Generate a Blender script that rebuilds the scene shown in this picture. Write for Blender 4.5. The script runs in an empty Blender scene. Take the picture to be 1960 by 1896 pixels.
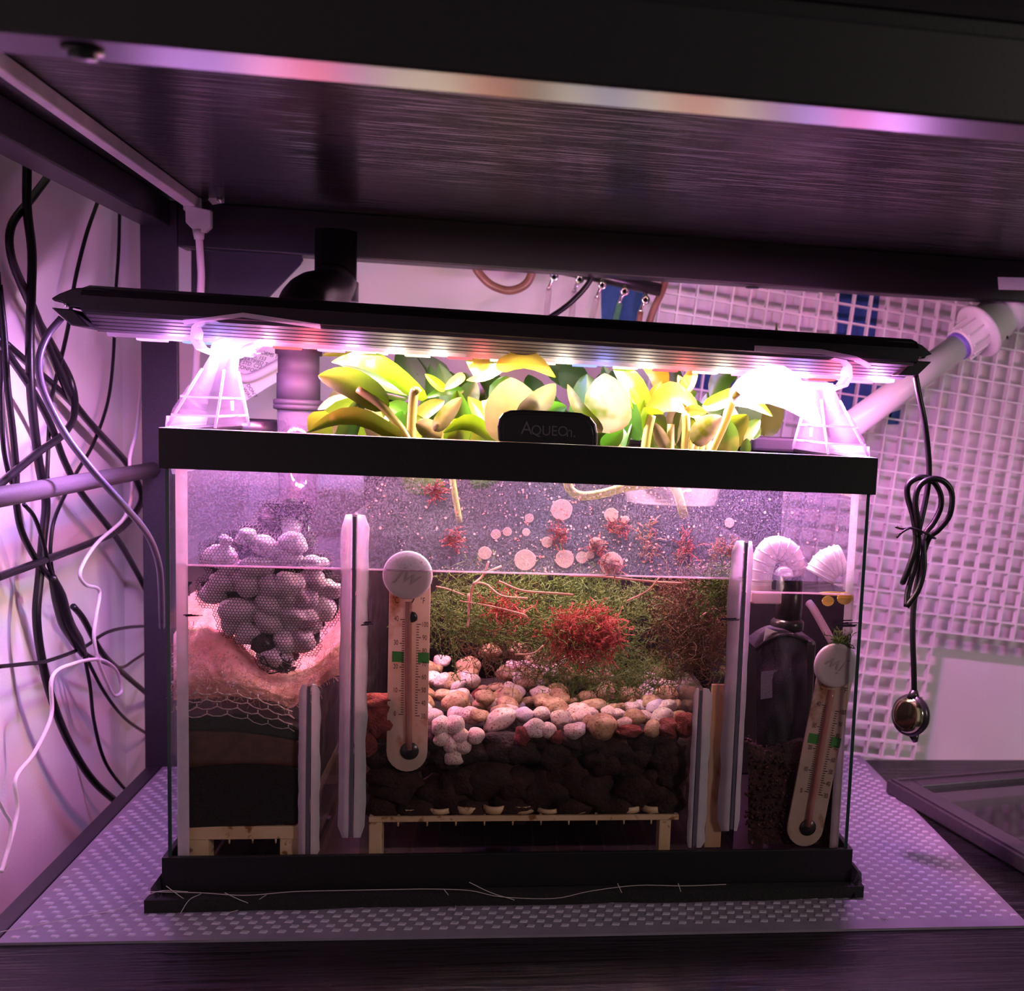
import bpy, bmesh, math, random
from mathutils import Vector, Matrix, noise
random.seed(7)
scene = bpy.context.scene
COL = scene.collection

# ------------------------------------------------------------------ camera
F, PX, PY = 2309.81, 1336.83, 1082.60            # pixels of the 1960 x 1896 frame
YAW, PITCH, ROLL = 0.16503, -0.12326, 0.047052
CAM = Vector((-0.018965, -0.705665, 0.294705))
fw = Vector((math.sin(YAW)*math.cos(PITCH), math.cos(YAW)*math.cos(PITCH), math.sin(PITCH)))
_r = Vector((math.cos(YAW), -math.sin(YAW), 0)); _u = _r.cross(fw)
rt = math.cos(ROLL)*_r + math.sin(ROLL)*_u
up = -math.sin(ROLL)*_r + math.cos(ROLL)*_u
cd = bpy.data.cameras.new('camera'); cam = bpy.data.objects.new('camera', cd); COL.objects.link(cam)
cam.matrix_world = Matrix(((rt.x, up.x, -fw.x, CAM.x), (rt.y, up.y, -fw.y, CAM.y), (rt.z, up.z, -fw.z, CAM.z), (0, 0, 0, 1)))
cd.sensor_fit = 'HORIZONTAL'; cd.sensor_width = 36; cd.lens = F*36/1960
cd.shift_x = (980-PX)/1960; cd.shift_y = (PY-948)/1960
cd.clip_start = 0.01
cd.dof.use_dof = True; cd.dof.focus_distance = 0.73; cd.dof.aperture_fstop = 13
scene.camera = cam

# ------------------------------------------------------------------ world, lamps, exposure
w = bpy.data.worlds.new('room_light'); scene.world = w; w.use_nodes = True
w.node_tree.nodes['Background'].inputs[0].default_value = (1.0, 0.80, 0.86, 1)
w.node_tree.nodes['Background'].inputs[1].default_value = 0.055
scene.view_settings.view_transform = 'Standard'; scene.view_settings.look = 'None'
scene.view_settings.exposure = 0.0; scene.view_settings.gamma = 1.0
scene.view_settings.use_curve_mapping = False
rl = bpy.data.lights.new('front_fill', 'AREA'); rl.shape = 'DISK'; rl.size = .5; rl.energy = 14.0; rl.color = (1.0, .86, .82)  # added fill light that brightens the surfaces facing the camera
ro = bpy.data.objects.new('front_fill', rl); COL.objects.link(ro); ro.location = (1.9, -1.7, .95)
ro.rotation_euler = (Vector((0, 0, .15))-ro.location).to_track_quat('-Z', 'Y').to_euler()
scene.cycles.transparent_max_bounces = 40
scene.cycles.max_bounces = 10
LED_DOWN, LED_SIDE = 6.0, 7.0        # watts sent down by the chips, and spread sideways by the milky lens
WHITE = (1.0, .86, .66); VIOLET = (.82, .32, 1.0); PINK = (1.0, .36, .72); RED = (1.0, .10, .12); BLUE = (.25, .30, 1.0)
LED_COLOURS = [VIOLET, BLUE, PINK, RED, VIOLET, WHITE, WHITE, RED, WHITE, WHITE, BLUE, WHITE, RED, WHITE, PINK, BLUE, RED, VIOLET]

def at(u, v, Y=None, Z=None, X=None):
    """Point of the place seen at pixel (u, v), on the real plane y=Y, z=Z or x=X."""
    d = fw + rt*((u-PX)/F) - up*((v-PY)/F)
    if Y is not None: t = (Y-CAM.y)/d.y
    elif Z is not None: t = (Z-CAM.z)/d.z
    else: t = (X-CAM.x)/d.x
    return CAM + d*t
def pxm(P): return (Vector(P)-CAM).dot(fw)/F      # metres per pixel at a point

# ------------------------------------------------------------------ mesh helper
class MB:
    def __init__(s): s.v = []; s.f = []; s.sm = []
    def add(s, vs, fs, smooth=False):
        b = len(s.v); s.v += [Vector(q) for q in vs]
        s.f += [tuple(b+i for i in f) for f in fs]; s.sm += [smooth]*len(fs); return s
    def box(s, a, b):
        x0, x1 = sorted((a[0], b[0])); y0, y1 = sorted((a[1], b[1])); z0, z1 = sorted((a[2], b[2]))
        return s.add([(x0,y0,z0),(x1,y0,z0),(x1,y1,z0),(x0,y1,z0),(x0,y0,z1),(x1,y0,z1),(x1,y1,z1),(x0,y1,z1)],
              [(0,3,2,1),(4,5,6,7),(0,1,5,4),(1,2,6,5),(2,3,7,6),(3,0,4,7)])
    def obox(s, o, ex, ey, ez):
        o, ex, ey, ez = map(Vector, (o, ex, ey, ez))
        vs = [o+ex*i+ey*j+ez*k for k in (0,1) for i, j in ((0,0),(1,0),(1,1),(0,1))]
        return s.add(vs, [(0,3,2,1),(4,5,6,7),(0,1,5,4),(1,2,6,5),(2,3,7,6),(3,0,4,7)])
    def prism(s, poly, d, smooth=False):
        d = Vector(d); n = len(poly); vs = [Vector(q) for q in poly]; vs += [q+d for q in vs]
        fs = [tuple(range(n)), tuple(range(2*n-1, n-1, -1))] + [(i, i+n, (i+1) % n+n, (i+1) % n) for i in range(n)]
        return s.add(vs, fs, smooth)
    def tube(s, pts, r, sides=8, smooth_path=6, cap=True):
        pts = [Vector(q) for q in pts]
        if smooth_path > 1 and len(pts) > 2: pts = spline(pts, smooth_path)
        n = len(pts); rr = r if isinstance(r, (list, tuple)) else None
        N = None; vs = []
        for i, q in enumerate(pts):
            T = (pts[min(i+1, n-1)]-pts[max(i-1, 0)])
            T = T.normalized() if T.length > 1e-9 else Vector((0, 0, 1))
            if N is None:
                N = T.cross(Vector((0, 0, 1)))
                if N.length < .1: N = T.cross(Vector((1, 0, 0)))
            N = (N - T*N.dot(T)).normalized(); B = T.cross(N)
            if rr: k = i/(n-1)*(len(rr)-1); a = int(min(k, len(rr)-2)); R_ = rr[a]+(rr[a+1]-rr[a])*(k-a)
            else: R_ = r
            vs += [q + (N*math.cos(2*math.pi*j/sides)+B*math.sin(2*math.pi*j/sides))*R_ for j in range(sides)]
        fs = []
        for i in range(n-1):
            for j in range(sides):
                a = i*sides+j; b = i*sides+(j+1) % sides
                fs.append((a, b, b+sides, a+sides))
        if cap: fs += [tuple(range(sides-1, -1, -1)), tuple(range((n-1)*sides, n*sides))]
        return s.add(vs, fs, sides > 4)
    def lathe(s, prof, c=(0, 0, 0), axis='z', sides=24, ax=None):
        """prof: list of (radius, height) turned about an axis through c."""
        c = Vector(c); A = Vector(ax).normalized() if ax is not None else Vector({'x': (1,0,0), 'y': (0,1,0), 'z': (0,0,1)}[axis])
        U = A.cross(Vector((0, 0, 1)));  U = A.cross(Vector((1, 0, 0))) if U.length < .1 else U
        U.normalize(); V = A.cross(U); n = len(prof); vs = []
        for r, h in prof:
            vs += [c + A*h + (U*math.cos(2*math.pi*j/sides)+V*math.sin(2*math.pi*j/sides))*max(r, 1e-6) for j in range(sides)]
        fs = [(i*sides+j, i*sides+(j+1) % sides, (i+1)*sides+(j+1) % sides, (i+1)*sides+j) for i in range(n-1) for j in range(sides)]
        if prof[0][0] > 1e-5: fs.append(tuple(range(sides-1, -1, -1)))
        if prof[-1][0] > 1e-5: fs.append(tuple(range((n-1)*sides, n*sides)))
        return s.add(vs, fs, True)
    def ico(s, c, rad, sub=2, amp=.15, freq=1.3, seed=0, rot=None):
        bm = bmesh.new(); bmesh.ops.create_icosphere(bm, subdivisions=sub, radius=1)
        vs = []
        for v in bm.verts:
            q = v.co.copy(); k = 1 + amp*noise.noise(q*freq + Vector((seed*3.1, seed*1.7, seed)))
            q = Vector((q.x*rad[0], q.y*rad[1], q.z*rad[2]))*k
            if rot: q = rot @ q
            vs.append(q + Vector(c))
        fs = [tuple(v.index for v in f.verts) for f in bm.faces]; bm.free()
        return s.add(vs, fs, True)
    def sheet(s, rows, smooth=True):
        n = len(rows); m = len(rows[0]); vs = [q for r in rows for q in r]
        return s.add(vs, [(i*m+j, i*m+j+1, (i+1)*m+j+1, (i+1)*m+j) for i in range(n-1) for j in range(m-1)], smooth)
def spline(p, k):
    out = []
    for i in range(len(p)-1):
        a = p[i-1] if i else p[i]*2-p[i+1]; b = p[i]; c = p[i+1]; d = p[i+2] if i+2 < len(p) else p[i+1]*2-p[i]
        for j in range(k):
            t = j/k
            out.append(.5*((2*b)+(c-a)*t+(2*a-5*b+4*c-d)*t*t+(3*b-a-3*c+d)*t**3))
    out.append(p[-1]); return out
def mesh_of(name, mb, m, off=Vector((0, 0, 0))):
    me = bpy.data.meshes.new(name); me.from_pydata([tuple(q-off) for q in mb.v], [], mb.f)
    me.polygons.foreach_set('use_smooth', mb.sm)
    bm = bmesh.new(); bm.from_mesh(me); bmesh.ops.recalc_face_normals(bm, faces=bm.faces); bm.to_mesh(me); bm.free()
    if m: me.materials.append(m)
    return me
def wpos(o):
    p = Vector((0, 0, 0))
    while o: p += o.location; o = o.parent
    return p
def obj(name, mb, m, parent=None, bevel=0, loc=None):
    base = wpos(parent) if parent else Vector((0, 0, 0))
    off = Vector(loc) if loc is not None else base
    o = bpy.data.objects.new(name, mesh_of(name, mb, m, off)); COL.objects.link(o)
    if parent: o.parent = parent
    o.location = off-base
    if bevel:
        b = o.modifiers.new('bevel', 'BEVEL'); b.width = bevel; b.segments = 2; b.limit_method = 'ANGLE'; b.angle_limit = math.radians(40)
    return o
def tag(o, label, cat, group=None, kind=None):
    o['label'] = label; o['category'] = cat
    if group: o['group'] = group
    if kind: o['kind'] = kind
    return o
def thing(name, label, cat, loc=(0, 0, 0), group=None):
    o = bpy.data.objects.new(name, None); COL.objects.link(o); o.location = loc; o.empty_display_size = .01
    return tag(o, label, cat, group)
def struct(o): o['kind'] = 'structure'; return o
def stuff(o): o['kind'] = 'stuff'; return o
def text_mb(mb, txt, size, origin, ex, ez, thick=.0002, shear=0, align='CENTER', wx=1.0):
    """Lettering as flat geometry: origin + x*ex + y*ez."""
    c = bpy.data.curves.new('lettering', 'FONT'); c.body = txt; c.size = size; c.align_x = align; c.align_y = 'CENTER'; c.shear = shear
    o = bpy.data.objects.new('lettering', c); me = bpy.data.meshes.new_from_object(o)
    ex, ez, origin = Vector(ex).normalized(), Vector(ez).normalized(), Vector(origin)
    mb.add([origin+ex*(v.co.x*wx)+ez*v.co.y for v in me.vertices], [tuple(p.vertices) for p in me.polygons])
    bpy.data.objects.remove(o); bpy.data.meshes.remove(me); bpy.data.curves.remove(c)

# ------------------------------------------------------------------ materials
def new_mat(name):
    m = bpy.data.materials.new(name); m.use_nodes = True
    nt = m.node_tree; nt.nodes.clear(); out = nt.nodes.new('ShaderNodeOutputMaterial')
    return m, nt, out
def N(nt, t, **k):
    n = nt.nodes.new(t)
    for a, b in k.items(): setattr(n, a, b)
    return n
def ramp(nt, src, stops):
    r = N(nt, 'ShaderNodeValToRGB'); e = r.color_ramp.elements
    while len(e) < len(stops): e.new(.5)
    for x, (p, c) in zip(e, stops): x.position = p; x.color = (*c, 1) if len(c) == 3 else c
    nt.links.new(src, r.inputs[0]); return r
def coords(nt, scale=(1, 1, 1)):
    tc = N(nt, 'ShaderNodeTexCoord'); mp = N(nt, 'ShaderNodeMapping'); mp.inputs['Scale'].default_value = scale
    nt.links.new(tc.outputs['Object'], mp.inputs[0]); return mp.outputs[0]
def noise_n(nt, vec, scale, detail=4, rough=.55):
    n = N(nt, 'ShaderNodeTexNoise'); n.inputs['Scale'].default_value = scale; n.inputs['Detail'].default_value = detail
    n.inputs['Roughness'].default_value = rough; nt.links.new(vec, n.inputs['Vector']); return n.outputs['Fac']
def pbr(name, c1, c2=None, rough=.5, metal=0, nscale=80, lo=.35, hi=.65, bump=0, bscale=None, stretch=(1, 1, 1), spec=.5,
        trans=0, coat=0, spots=None):
    """Surface from noise-mixed colours; trans adds a share of light passing through (thin leaves, wool)."""
    m, nt, out = new_mat(name); L = nt.links.new
    b = N(nt, 'ShaderNodeBsdfPrincipled'); v = coords(nt, stretch)
    b.inputs['Roughness'].default_value = rough; b.inputs['Metallic'].default_value = metal
    b.inputs['Specular IOR Level'].default_value = spec; b.inputs['Coat Weight'].default_value = coat
    col = None
    if c2:
        col = ramp(nt, noise_n(nt, v, nscale), [(lo, c1), (hi, c2)]).outputs[0]
        if spots:
            sc, th, wd = spots[1], spots[2], spots[3]
            f = ramp(nt, noise_n(nt, v, sc, 3), [(th, (0, 0, 0)), (th+wd, (1, 1, 1))]).outputs[0]
            mx = N(nt, 'ShaderNodeMix', data_type='RGBA'); L(f, mx.inputs[0]); L(col, mx.inputs[6]); mx.inputs[7].default_value = (*spots[0], 1)
            col = mx.outputs[2]
        L(col, b.inputs['Base Color'])
    else: b.inputs['Base Color'].default_value = (*c1, 1)
    if bump:
        bp = N(nt, 'ShaderNodeBump'); bp.inputs['Strength'].default_value = 1; bp.inputs['Distance'].default_value = bump
        L(noise_n(nt, v, bscale or nscale, 5), bp.inputs['Height']); L(bp.outputs[0], b.inputs['Normal'])
    sh = b.outputs[0]
    if trans:
        t = N(nt, 'ShaderNodeBsdfTranslucent')
        if col is not None: L(col, t.inputs[0])
        else: t.inputs[0].default_value = (*c1, 1)
        mx = N(nt, 'ShaderNodeMixShader'); mx.inputs[0].default_value = trans; L(sh, mx.inputs[1]); L(t.outputs[0], mx.inputs[2]); sh = mx.outputs[0]
    L(sh, out.inputs[0]); return m
def clear(name, tint=(1, 1, 1), haze=0, haze_col=(1, 1, 1), f0=.04, rough=.02, top_only=False, haze_noise=None):
    """Thin clear pane: passes light straight, mirrors by angle, optional haze (translucent share)."""
    m, nt, out = new_mat(name); L = nt.links.new
    tr = N(nt, 'ShaderNodeBsdfTransparent'); tr.inputs[0].default_value = (*tint, 1)
    gl = N(nt, 'ShaderNodeBsdfGlossy'); gl.inputs['Roughness'].default_value = rough
    lw = N(nt, 'ShaderNodeLayerWeight'); p = N(nt, 'ShaderNodeMath', operation='POWER'); L(lw.outputs['Facing'], p.inputs[0]); p.inputs[1].default_value = 5
    ma = N(nt, 'ShaderNodeMath', operation='MULTIPLY_ADD'); L(p.outputs[0], ma.inputs[0]); ma.inputs[1].default_value = .9; ma.inputs[2].default_value = f0
    fac = ma.outputs[0]
    if top_only:
        g = N(nt, 'ShaderNodeNewGeometry'); sx = N(nt, 'ShaderNodeSeparateXYZ'); L(g.outputs['True Normal'], sx.inputs[0])
        ab = N(nt, 'ShaderNodeMath', operation='ABSOLUTE'); L(sx.outputs[2], ab.inputs[0])
        gt = N(nt, 'ShaderNodeMath', operation='GREATER_THAN'); L(ab.outputs[0], gt.inputs[0]); gt.inputs[1].default_value = .5
        mu = N(nt, 'ShaderNodeMath', operation='MULTIPLY'); L(fac, mu.inputs[0]); L(gt.outputs[0], mu.inputs[1])
        # steep light cannot leave water through an upright pane: total internal reflection on the sides
        tir = N(nt, 'ShaderNodeMapRange', interpolation_type='SMOOTHSTEP'); L(lw.outputs['Facing'], tir.inputs['Value'])
        tir.inputs['From Min'].default_value = .42; tir.inputs['From Max'].default_value = .58
        inv = N(nt, 'ShaderNodeMath', operation='SUBTRACT'); inv.inputs[0].default_value = 1; L(gt.outputs[0], inv.inputs[1])
        ts = N(nt, 'ShaderNodeMath', operation='MULTIPLY'); L(tir.outputs[0], ts.inputs[0]); L(inv.outputs[0], ts.inputs[1])
        sm = N(nt, 'ShaderNodeMath', operation='ADD'); L(mu.outputs[0], sm.inputs[0]); L(ts.outputs[0], sm.inputs[1]); fac = sm.outputs[0]
    base = tr.outputs[0]
    if haze:
        df = N(nt, 'ShaderNodeBsdfDiffuse'); tl = N(nt, 'ShaderNodeBsdfTranslucent')
        df.inputs[0].default_value = tl.inputs[0].default_value = (*haze_col, 1)
        ad = N(nt, 'ShaderNodeMixShader'); ad.inputs[0].default_value = .5; L(df.outputs[0], ad.inputs[1]); L(tl.outputs[0], ad.inputs[2])
        mh = N(nt, 'ShaderNodeMixShader'); mh.inputs[0].default_value = haze
        if haze_noise:
            f = ramp(nt, noise_n(nt, coords(nt), haze_noise, 6, .7), [(.45, (haze*.25,)*3), (.62, (min(1, haze*2.2),)*3)]); L(f.outputs[0], mh.inputs[0])
        L(base, mh.inputs[1]); L(ad.outputs[0], mh.inputs[2]); base = mh.outputs[0]
    mx = N(nt, 'ShaderNodeMixShader'); L(fac, mx.inputs[0]); L(base, mx.inputs[1]); L(gl.outputs[0], mx.inputs[2])
    L(mx.outputs[0], out.inputs[0]); return m
def glow(name, c, s):
    m, nt, out = new_mat(name); e = N(nt, 'ShaderNodeEmission'); e.inputs[0].default_value = (*c, 1); e.inputs[1].default_value = s
    nt.links.new(e.outputs[0], out.inputs[0]); return m

M = {}
M['rail'] = pbr('black_powder_coat', (.008, .007, .008), (.013, .011, .013), rough=.42, nscale=900, bump=.00003, spec=.5)
M['post'] = pbr('dark_powder_coat', (.016, .014, .022), (.026, .022, .034), rough=.45, nscale=700, bump=.00008)
M['rod'] = pbr('textured_rod_coat', (.09, .08, .095), (.15, .13, .155), rough=.6, nscale=1500, bump=.0002)
def wood_mat(name, rough, spec):
    m, nt, out = new_mat(name); L = nt.links.new
    b = N(nt, 'ShaderNodeBsdfPrincipled'); v = coords(nt, (5, 150, 40))
    n1 = noise_n(nt, v, 2.2, 6, .6)
    c = ramp(nt, n1, [(.3, (.006, .005, .007)), (.7, (.016, .013, .016))]); L(c.outputs[0], b.inputs['Base Color'])
    b.inputs['Roughness'].default_value = rough; b.inputs['Specular IOR Level'].default_value = spec
    bp = N(nt, 'ShaderNodeBump'); bp.inputs['Strength'].default_value = 1; bp.inputs['Distance'].default_value = .00035
    r = ramp(nt, n1, [(.42, (0, 0, 0)), (.58, (1, 1, 1))]); L(r.outputs[0], bp.inputs['Height']); L(bp.outputs[0], b.inputs['Normal'])
    L(b.outputs[0], out.inputs[0]); return m
M['wood'] = wood_mat('black_wood_grain', .20, .6); M['wood_low'] = wood_mat('black_wood_grain_lower', .22, .28)
M['wall'] = pbr('white_wall_paint', (.80, .76, .77), (.84, .80, .81), rough=.7, nscale=12, bump=.0002, bscale=500)
M['floor'] = pbr('dark_floor', (.10, .08, .07), (.16, .13, .11), rough=.5, nscale=8)
M['mat'] = pbr('grey_shelf_liner', (.21, .18, .225), (.25, .22, .27), rough=.5, nscale=60, spec=.35)
M['bump'] = pbr('liner_relief', (.42, .38, .45), (.50, .45, .53), rough=.38, nscale=200, spec=.6)
M['black_plastic'] = pbr('black_frame_plastic', (.006, .005, .006), (.011, .009, .011), rough=.42, nscale=600, bump=.00005, spec=.4)
M['gloss_black'] = pbr('gloss_black_plastic', (.020, .017, .020), rough=.28, spec=.6)
M['lamp_black'] = pbr('lamp_black_aluminium', (.010, .009, .011), (.015, .013, .016), rough=.5, nscale=300, stretch=(.05, 1, 1))
M['alu'] = pbr('grey_anodised_fin', (.085, .078, .088), (.12, .11, .125), rough=.6, metal=0, spec=.2, nscale=500, stretch=(.03, 1, 1))
M['cable'] = pbr('black_cable_rubber', (.008, .007, .009), rough=.36, spec=.38)
M['grey_cable'] = pbr('grey_purple_cable', (.10, .085, .13), rough=.35, spec=.6)
M['white_cable'] = pbr('white_cable', (.80, .72, .76), rough=.35)
M['white_plastic'] = pbr('white_plastic', (.80, .77, .77), (.86, .82, .82), rough=.35, nscale=20)
M['chrome'] = pbr('chrome', (.85, .83, .78), rough=.12, metal=1)
M['brown_hose'] = pbr('brown_hose', (.24, .11, .08), (.33, .16, .12), rough=.3, nscale=60)
M['clear_tube'] = clear('clear_air_tube', (.93, .88, .90), .18, (.95, .85, .9), .06, .08)
M['green_tube'] = clear('green_air_tube', (.45, .85, .60), .30, (.35, .75, .5), .06, .08)
M['blue'] = pbr('blue_tape', (.015, .075, .26), (.020, .10, .32), rough=.6, nscale=150)
M['pvc'] = pbr('white_pvc', (.78, .74, .73), (.84, .80, .79), rough=.35, nscale=15)
M['purple_ring'] = pbr('purple_primer', (.22, .15, .62), rough=.4)
M['glass'] = clear('tank_glass', (.985, .99, .985), 0, f0=.02)
M['glass_edge'] = pbr('green_glass_edge', (.020, .045, .045), rough=.12, spec=.8)
M['divider'] = clear('divider_glass', (.93, .90, .92), .05, (.95, .82, .9), .04, .1, haze_noise=90)
M['silicone'] = pbr('milky_silicone', (.88, .80, .86), (.74, .64, .72), rough=.35, nscale=120, lo=.3, hi=.8, bump=.0003, trans=.55)
M['acrylic'] = clear('clear_acrylic', (.96, .93, .97), .09, (1, .86, 1), .10, .06)
M['acrylic_edge'] = clear('clear_acrylic_ridge', (.9, .85, .92), .55, (1, .9, 1), .15, .1)
M['acrylic_glow'] = clear('clear_acrylic_glow', (.95, .90, .96), .38, (1, .88, 1), .10, .08)  # haze raised so the neck and hook seem lit up
M['lid_frame'] = pbr('lid_frame_plastic', (.035, .030, .037), (.05, .043, .052), rough=.4, nscale=300)
M['film'] = clear('dried_residue_film', (.97, .95, .97), .10, (.70, .58, .95), .0, .3, haze_noise=1400)
M['water'] = clear('still_water', (.96, .865, .875), 0, f0=.02, rough=.01, top_only=True)
M['meniscus'] = clear('meniscus', (.9, .8, .85), .35, (1, .75, .85), .2, .05)
M['back_black'] = pbr('black_backing', (.005, .004, .008), (.011, .009, .016), rough=.6, nscale=200)
M['leaf_lime'] = pbr('lime_leaf', (.044, .088, .002), (.080, .125, .005), rough=.36, nscale=26, bump=.0006, bscale=40, trans=.38, spots=((.20, .17, .03), 34, .62, .10))
M['leaf_green'] = pbr('green_leaf', (.012, .050, .002), (.030, .085, .004), rough=.34, nscale=26, bump=.0006, bscale=40, trans=.38, spots=((.09, .11, .012), 30, .62, .10))
M['leaf_dark'] = pbr('dark_green_leaf', (.008, .030, .003), (.018, .050, .005), rough=.5, spec=.25, nscale=30, bump=.0005, bscale=45, trans=.3)
M['leaf_cream'] = pbr('cream_variegated_leaf', (.15, .14, .05), (.22, .19, .10), rough=.34, nscale=40, bump=.0009, bscale=70, trans=.35, spots=((.06, .085, .005), 30, .55, .10))
M['leaf_orange'] = pbr('amber_tinted_leaf', (.16, .10, .006), (.18, .14, .025), rough=.34, nscale=30, bump=.0006, bscale=50, trans=.4, spots=((.20, .075, .006), 36, .58, .10))
M['leaf_blown'] = pbr('blown_out_leaf', (.50, .47, .36), (.58, .54, .42), rough=.3, nscale=30, bump=.0005, bscale=60, trans=.4)  # lamp glare put into the colour of the leaf nearest the light
M['stem'] = pbr('pale_stem', (.34, .36, .08), (.44, .40, .14), rough=.4, nscale=60, stretch=(4, 4, .5), trans=.4)
M['pebble'] = pbr('white_pebble', (.62, .50, .46), (.74, .62, .60), rough=.5, nscale=1.2, bump=.0007, bscale=3.2, spots=((.34, .10, .05), 6.5, .57, .06))
M['pebble_tan'] = pbr('tan_pebble', (.36, .22, .12), (.52, .36, .22), rough=.5, nscale=1.6, bump=.0007, bscale=3.2, spots=((.22, .08, .04), 5, .55, .1))
M['pebble_lilac'] = pbr('lilac_pebble', (.60, .48, .60), (.70, .58, .68), rough=.45, nscale=1.4, bump=.0005, bscale=3.2, spots=((.3, .12, .10), 7, .64, .06))
M['lava'] = pbr('shaded_lava_rock', (.012, .004, .0035), (.040, .010, .009), rough=.8, nscale=1.4, bump=.0016, bscale=5)  # near-black: the shade inside the heap is put into the rock colour
M['lava_bed'] = pbr('shaded_lava_bed', (.008, .003, .003), (.018, .006, .005), rough=.85, nscale=120, bump=.003, bscale=160)  # shade behind the front rocks put into the gravel colour
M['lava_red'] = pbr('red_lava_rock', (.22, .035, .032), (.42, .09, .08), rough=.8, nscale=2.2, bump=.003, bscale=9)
M['media'] = pbr('white_media_stone', (.60, .54, .59), (.70, .64, .69), rough=.6, nscale=1.2, bump=.0006, bscale=3)
M['media_dark'] = pbr('black_media_stone', (.012, .010, .014), rough=.35)
M['net'] = pbr('black_nylon_net', (.008, .006, .010), rough=.5)
M['floss'] = pbr('filter_wool', (.52, .26, .22), (.80, .54, .50), rough=.85, nscale=28, bump=.0018, bscale=260, trans=.25, spots=((.25, .08, .05), 20, .56, .16))
M['mesh_white'] = pbr('white_gutter_mesh', (.66, .56, .54), rough=.4, trans=.2)
M['foam_black'] = pbr('black_foam', (.006, .005, .006), (.012, .010, .010), rough=.9, nscale=500, bump=.0008, bscale=700)
M['foam_red'] = pbr('stained_brown_foam', (.055, .018, .012), (.09, .030, .020), rough=.9, nscale=160, bump=.0008, bscale=500)
M['tan_plastic'] = pbr('stained_cream_plastic', (.62, .46, .26), (.72, .58, .38), rough=.45, nscale=60, spots=((.26, .12, .04), 130, .60, .08))
M['baffle_tan'] = pbr('tannin_stained_panel', (.62, .40, .24), (.72, .52, .36), rough=.5, nscale=30, stretch=(1, 1, .3), trans=.3, spots=((.26, .09, .04), 60, .60, .12))
M['thermo'] = pbr('stained_thermometer_strip', (.66, .50, .40), (.72, .62, .54), rough=.4, nscale=45, trans=.35, spots=((.42, .20, .10), 55, .60, .12))
M['thermo_tube'] = pbr('pink_glass_tube', (.55, .24, .20), (.62, .34, .30), rough=.15, nscale=60, spec=.8, trans=.3)
M['cup'] = pbr('milky_suction_cup', (.72, .64, .68), rough=.25, spec=.6, trans=.3)
M['ink'] = pbr('black_ink', (.012, .010, .010), rough=.6)
M['ink_purple'] = pbr('purple_marker_ink', (.035, .010, .040), rough=.4)
M['green_mark'] = pbr('green_comfort_mark', (.05, .26, .05), rough=.5)
M['moss'] = pbr('green_moss', (.07, .13, .022), (.16, .24, .05), rough=.7, nscale=80, trans=.3)
M['moss_brown'] = pbr('brown_moss', (.10, .055, .025), (.20, .11, .05), rough=.7, nscale=80, trans=.3)
M['algae_red'] = pbr('red_algae', (.40, .065, .055), (.58, .16, .13), rough=.7, nscale=120, trans=.35)
M['root'] = pbr('pink_root', (.62, .36, .28), (.70, .46, .36), rough=.6, nscale=80, trans=.3)
M['float_leaf'] = clear('translucent_floating_leaf', (.95, .88, .90), .20, (.92, .70, .66), .03, .2)
M['yellow_leaf'] = pbr('yellow_floating_leaf', (.68, .56, .10), (.74, .60, .22), rough=.4, nscale=90, trans=.4)
M['hose_white'] = pbr('milky_hose', (.80, .66, .70), (.86, .74, .78), rough=.4, nscale=60, trans=.4)
M['pipe_grey'] = pbr('grey_pipe', (.022, .018, .024), (.035, .028, .038), rough=.55, nscale=20, spec=.15)
M['pipe_clear'] = clear('smoky_clear_pipe', (.72, .66, .75), .18, (.45, .38, .5), .10, .06)
M['fiber'] = pbr('pale_hair', (.55, .48, .45), rough=.5)
M['soil'] = pbr('dark_red_gravel', (.016, .006, .007), (.055, .014, .016), rough=.8, nscale=300, bump=.002, bscale=420, spots=((.30, .09, .10), 420, .64, .06))
M['paper'] = pbr('white_tag_paper', (.80, .74, .74), rough=.5, trans=.2)
M['tape_led'] = pbr('opal_led_cover', (.86, .78, .84), (.76, .62, .72), rough=.35, metal=0, nscale=14, stretch=(1, 3, 1))
M['silver'] = pbr('brass_tinted_steel', (.72, .72, .42), rough=.14, metal=1)
M['net_dark'] = pbr('dark_fabric_and_shade', (.014, .012, .020), (.028, .024, .038), rough=.7, nscale=900, bump=.0005)

# ------------------------------------------------------------------ setting
YB, XL = .365, -.330
struct(obj('wall_back', MB().box((XL-.02, YB, -.46), (1.0, YB+.02, 1.0)), M['wall']))
struct(obj('wall_left', MB().box((XL-.02, -1.2, -.46), (XL, YB, 1.0)), M['wall']))
struct(obj('floor', MB().box((XL-.02, -1.2, -.48), (1.0, YB+.02, -.46)), M['floor']))

# shelving unit
sh = thing('shelving_unit', 'black metal and wood-grain shelving unit that frames and carries the fish tank', 'shelf', (0, 0, -.46))
XS0, XS1, YS0, YS1 = -.290, .50, -.285, .300
obj('shelf_board', MB().box((XS0+.004, YS0, .437), (XS1, YS1, .456)), M['wood'], sh)['label'] = 'black wood-grain upper shelf board seen from below'
o = obj('shelf_board', MB().box((XS0+.012, YS0, -.020), (XS1, YS1, -.0016)), M['wood_low'], sh); o['label'] = 'black wood-grain lower shelf board under the tank'
obj('front_rail', MB().box((XS0, YS0, .4025), (XS1, YS0+.027, .4318)), M['rail'], sh, .0012)
obj('gap_shade_strip', MB().box((XS0, YS0+.0015, .4319), (XS1, YS0+.026, .4369)), M['black_plastic'], sh)  # dark strip added in the gap below the board to read as shade
obj('front_rail', MB().box((XS0, YS0, -.050), (XS1, YS0+.027, -.021)), M['rail'], sh, .0012)
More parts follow.
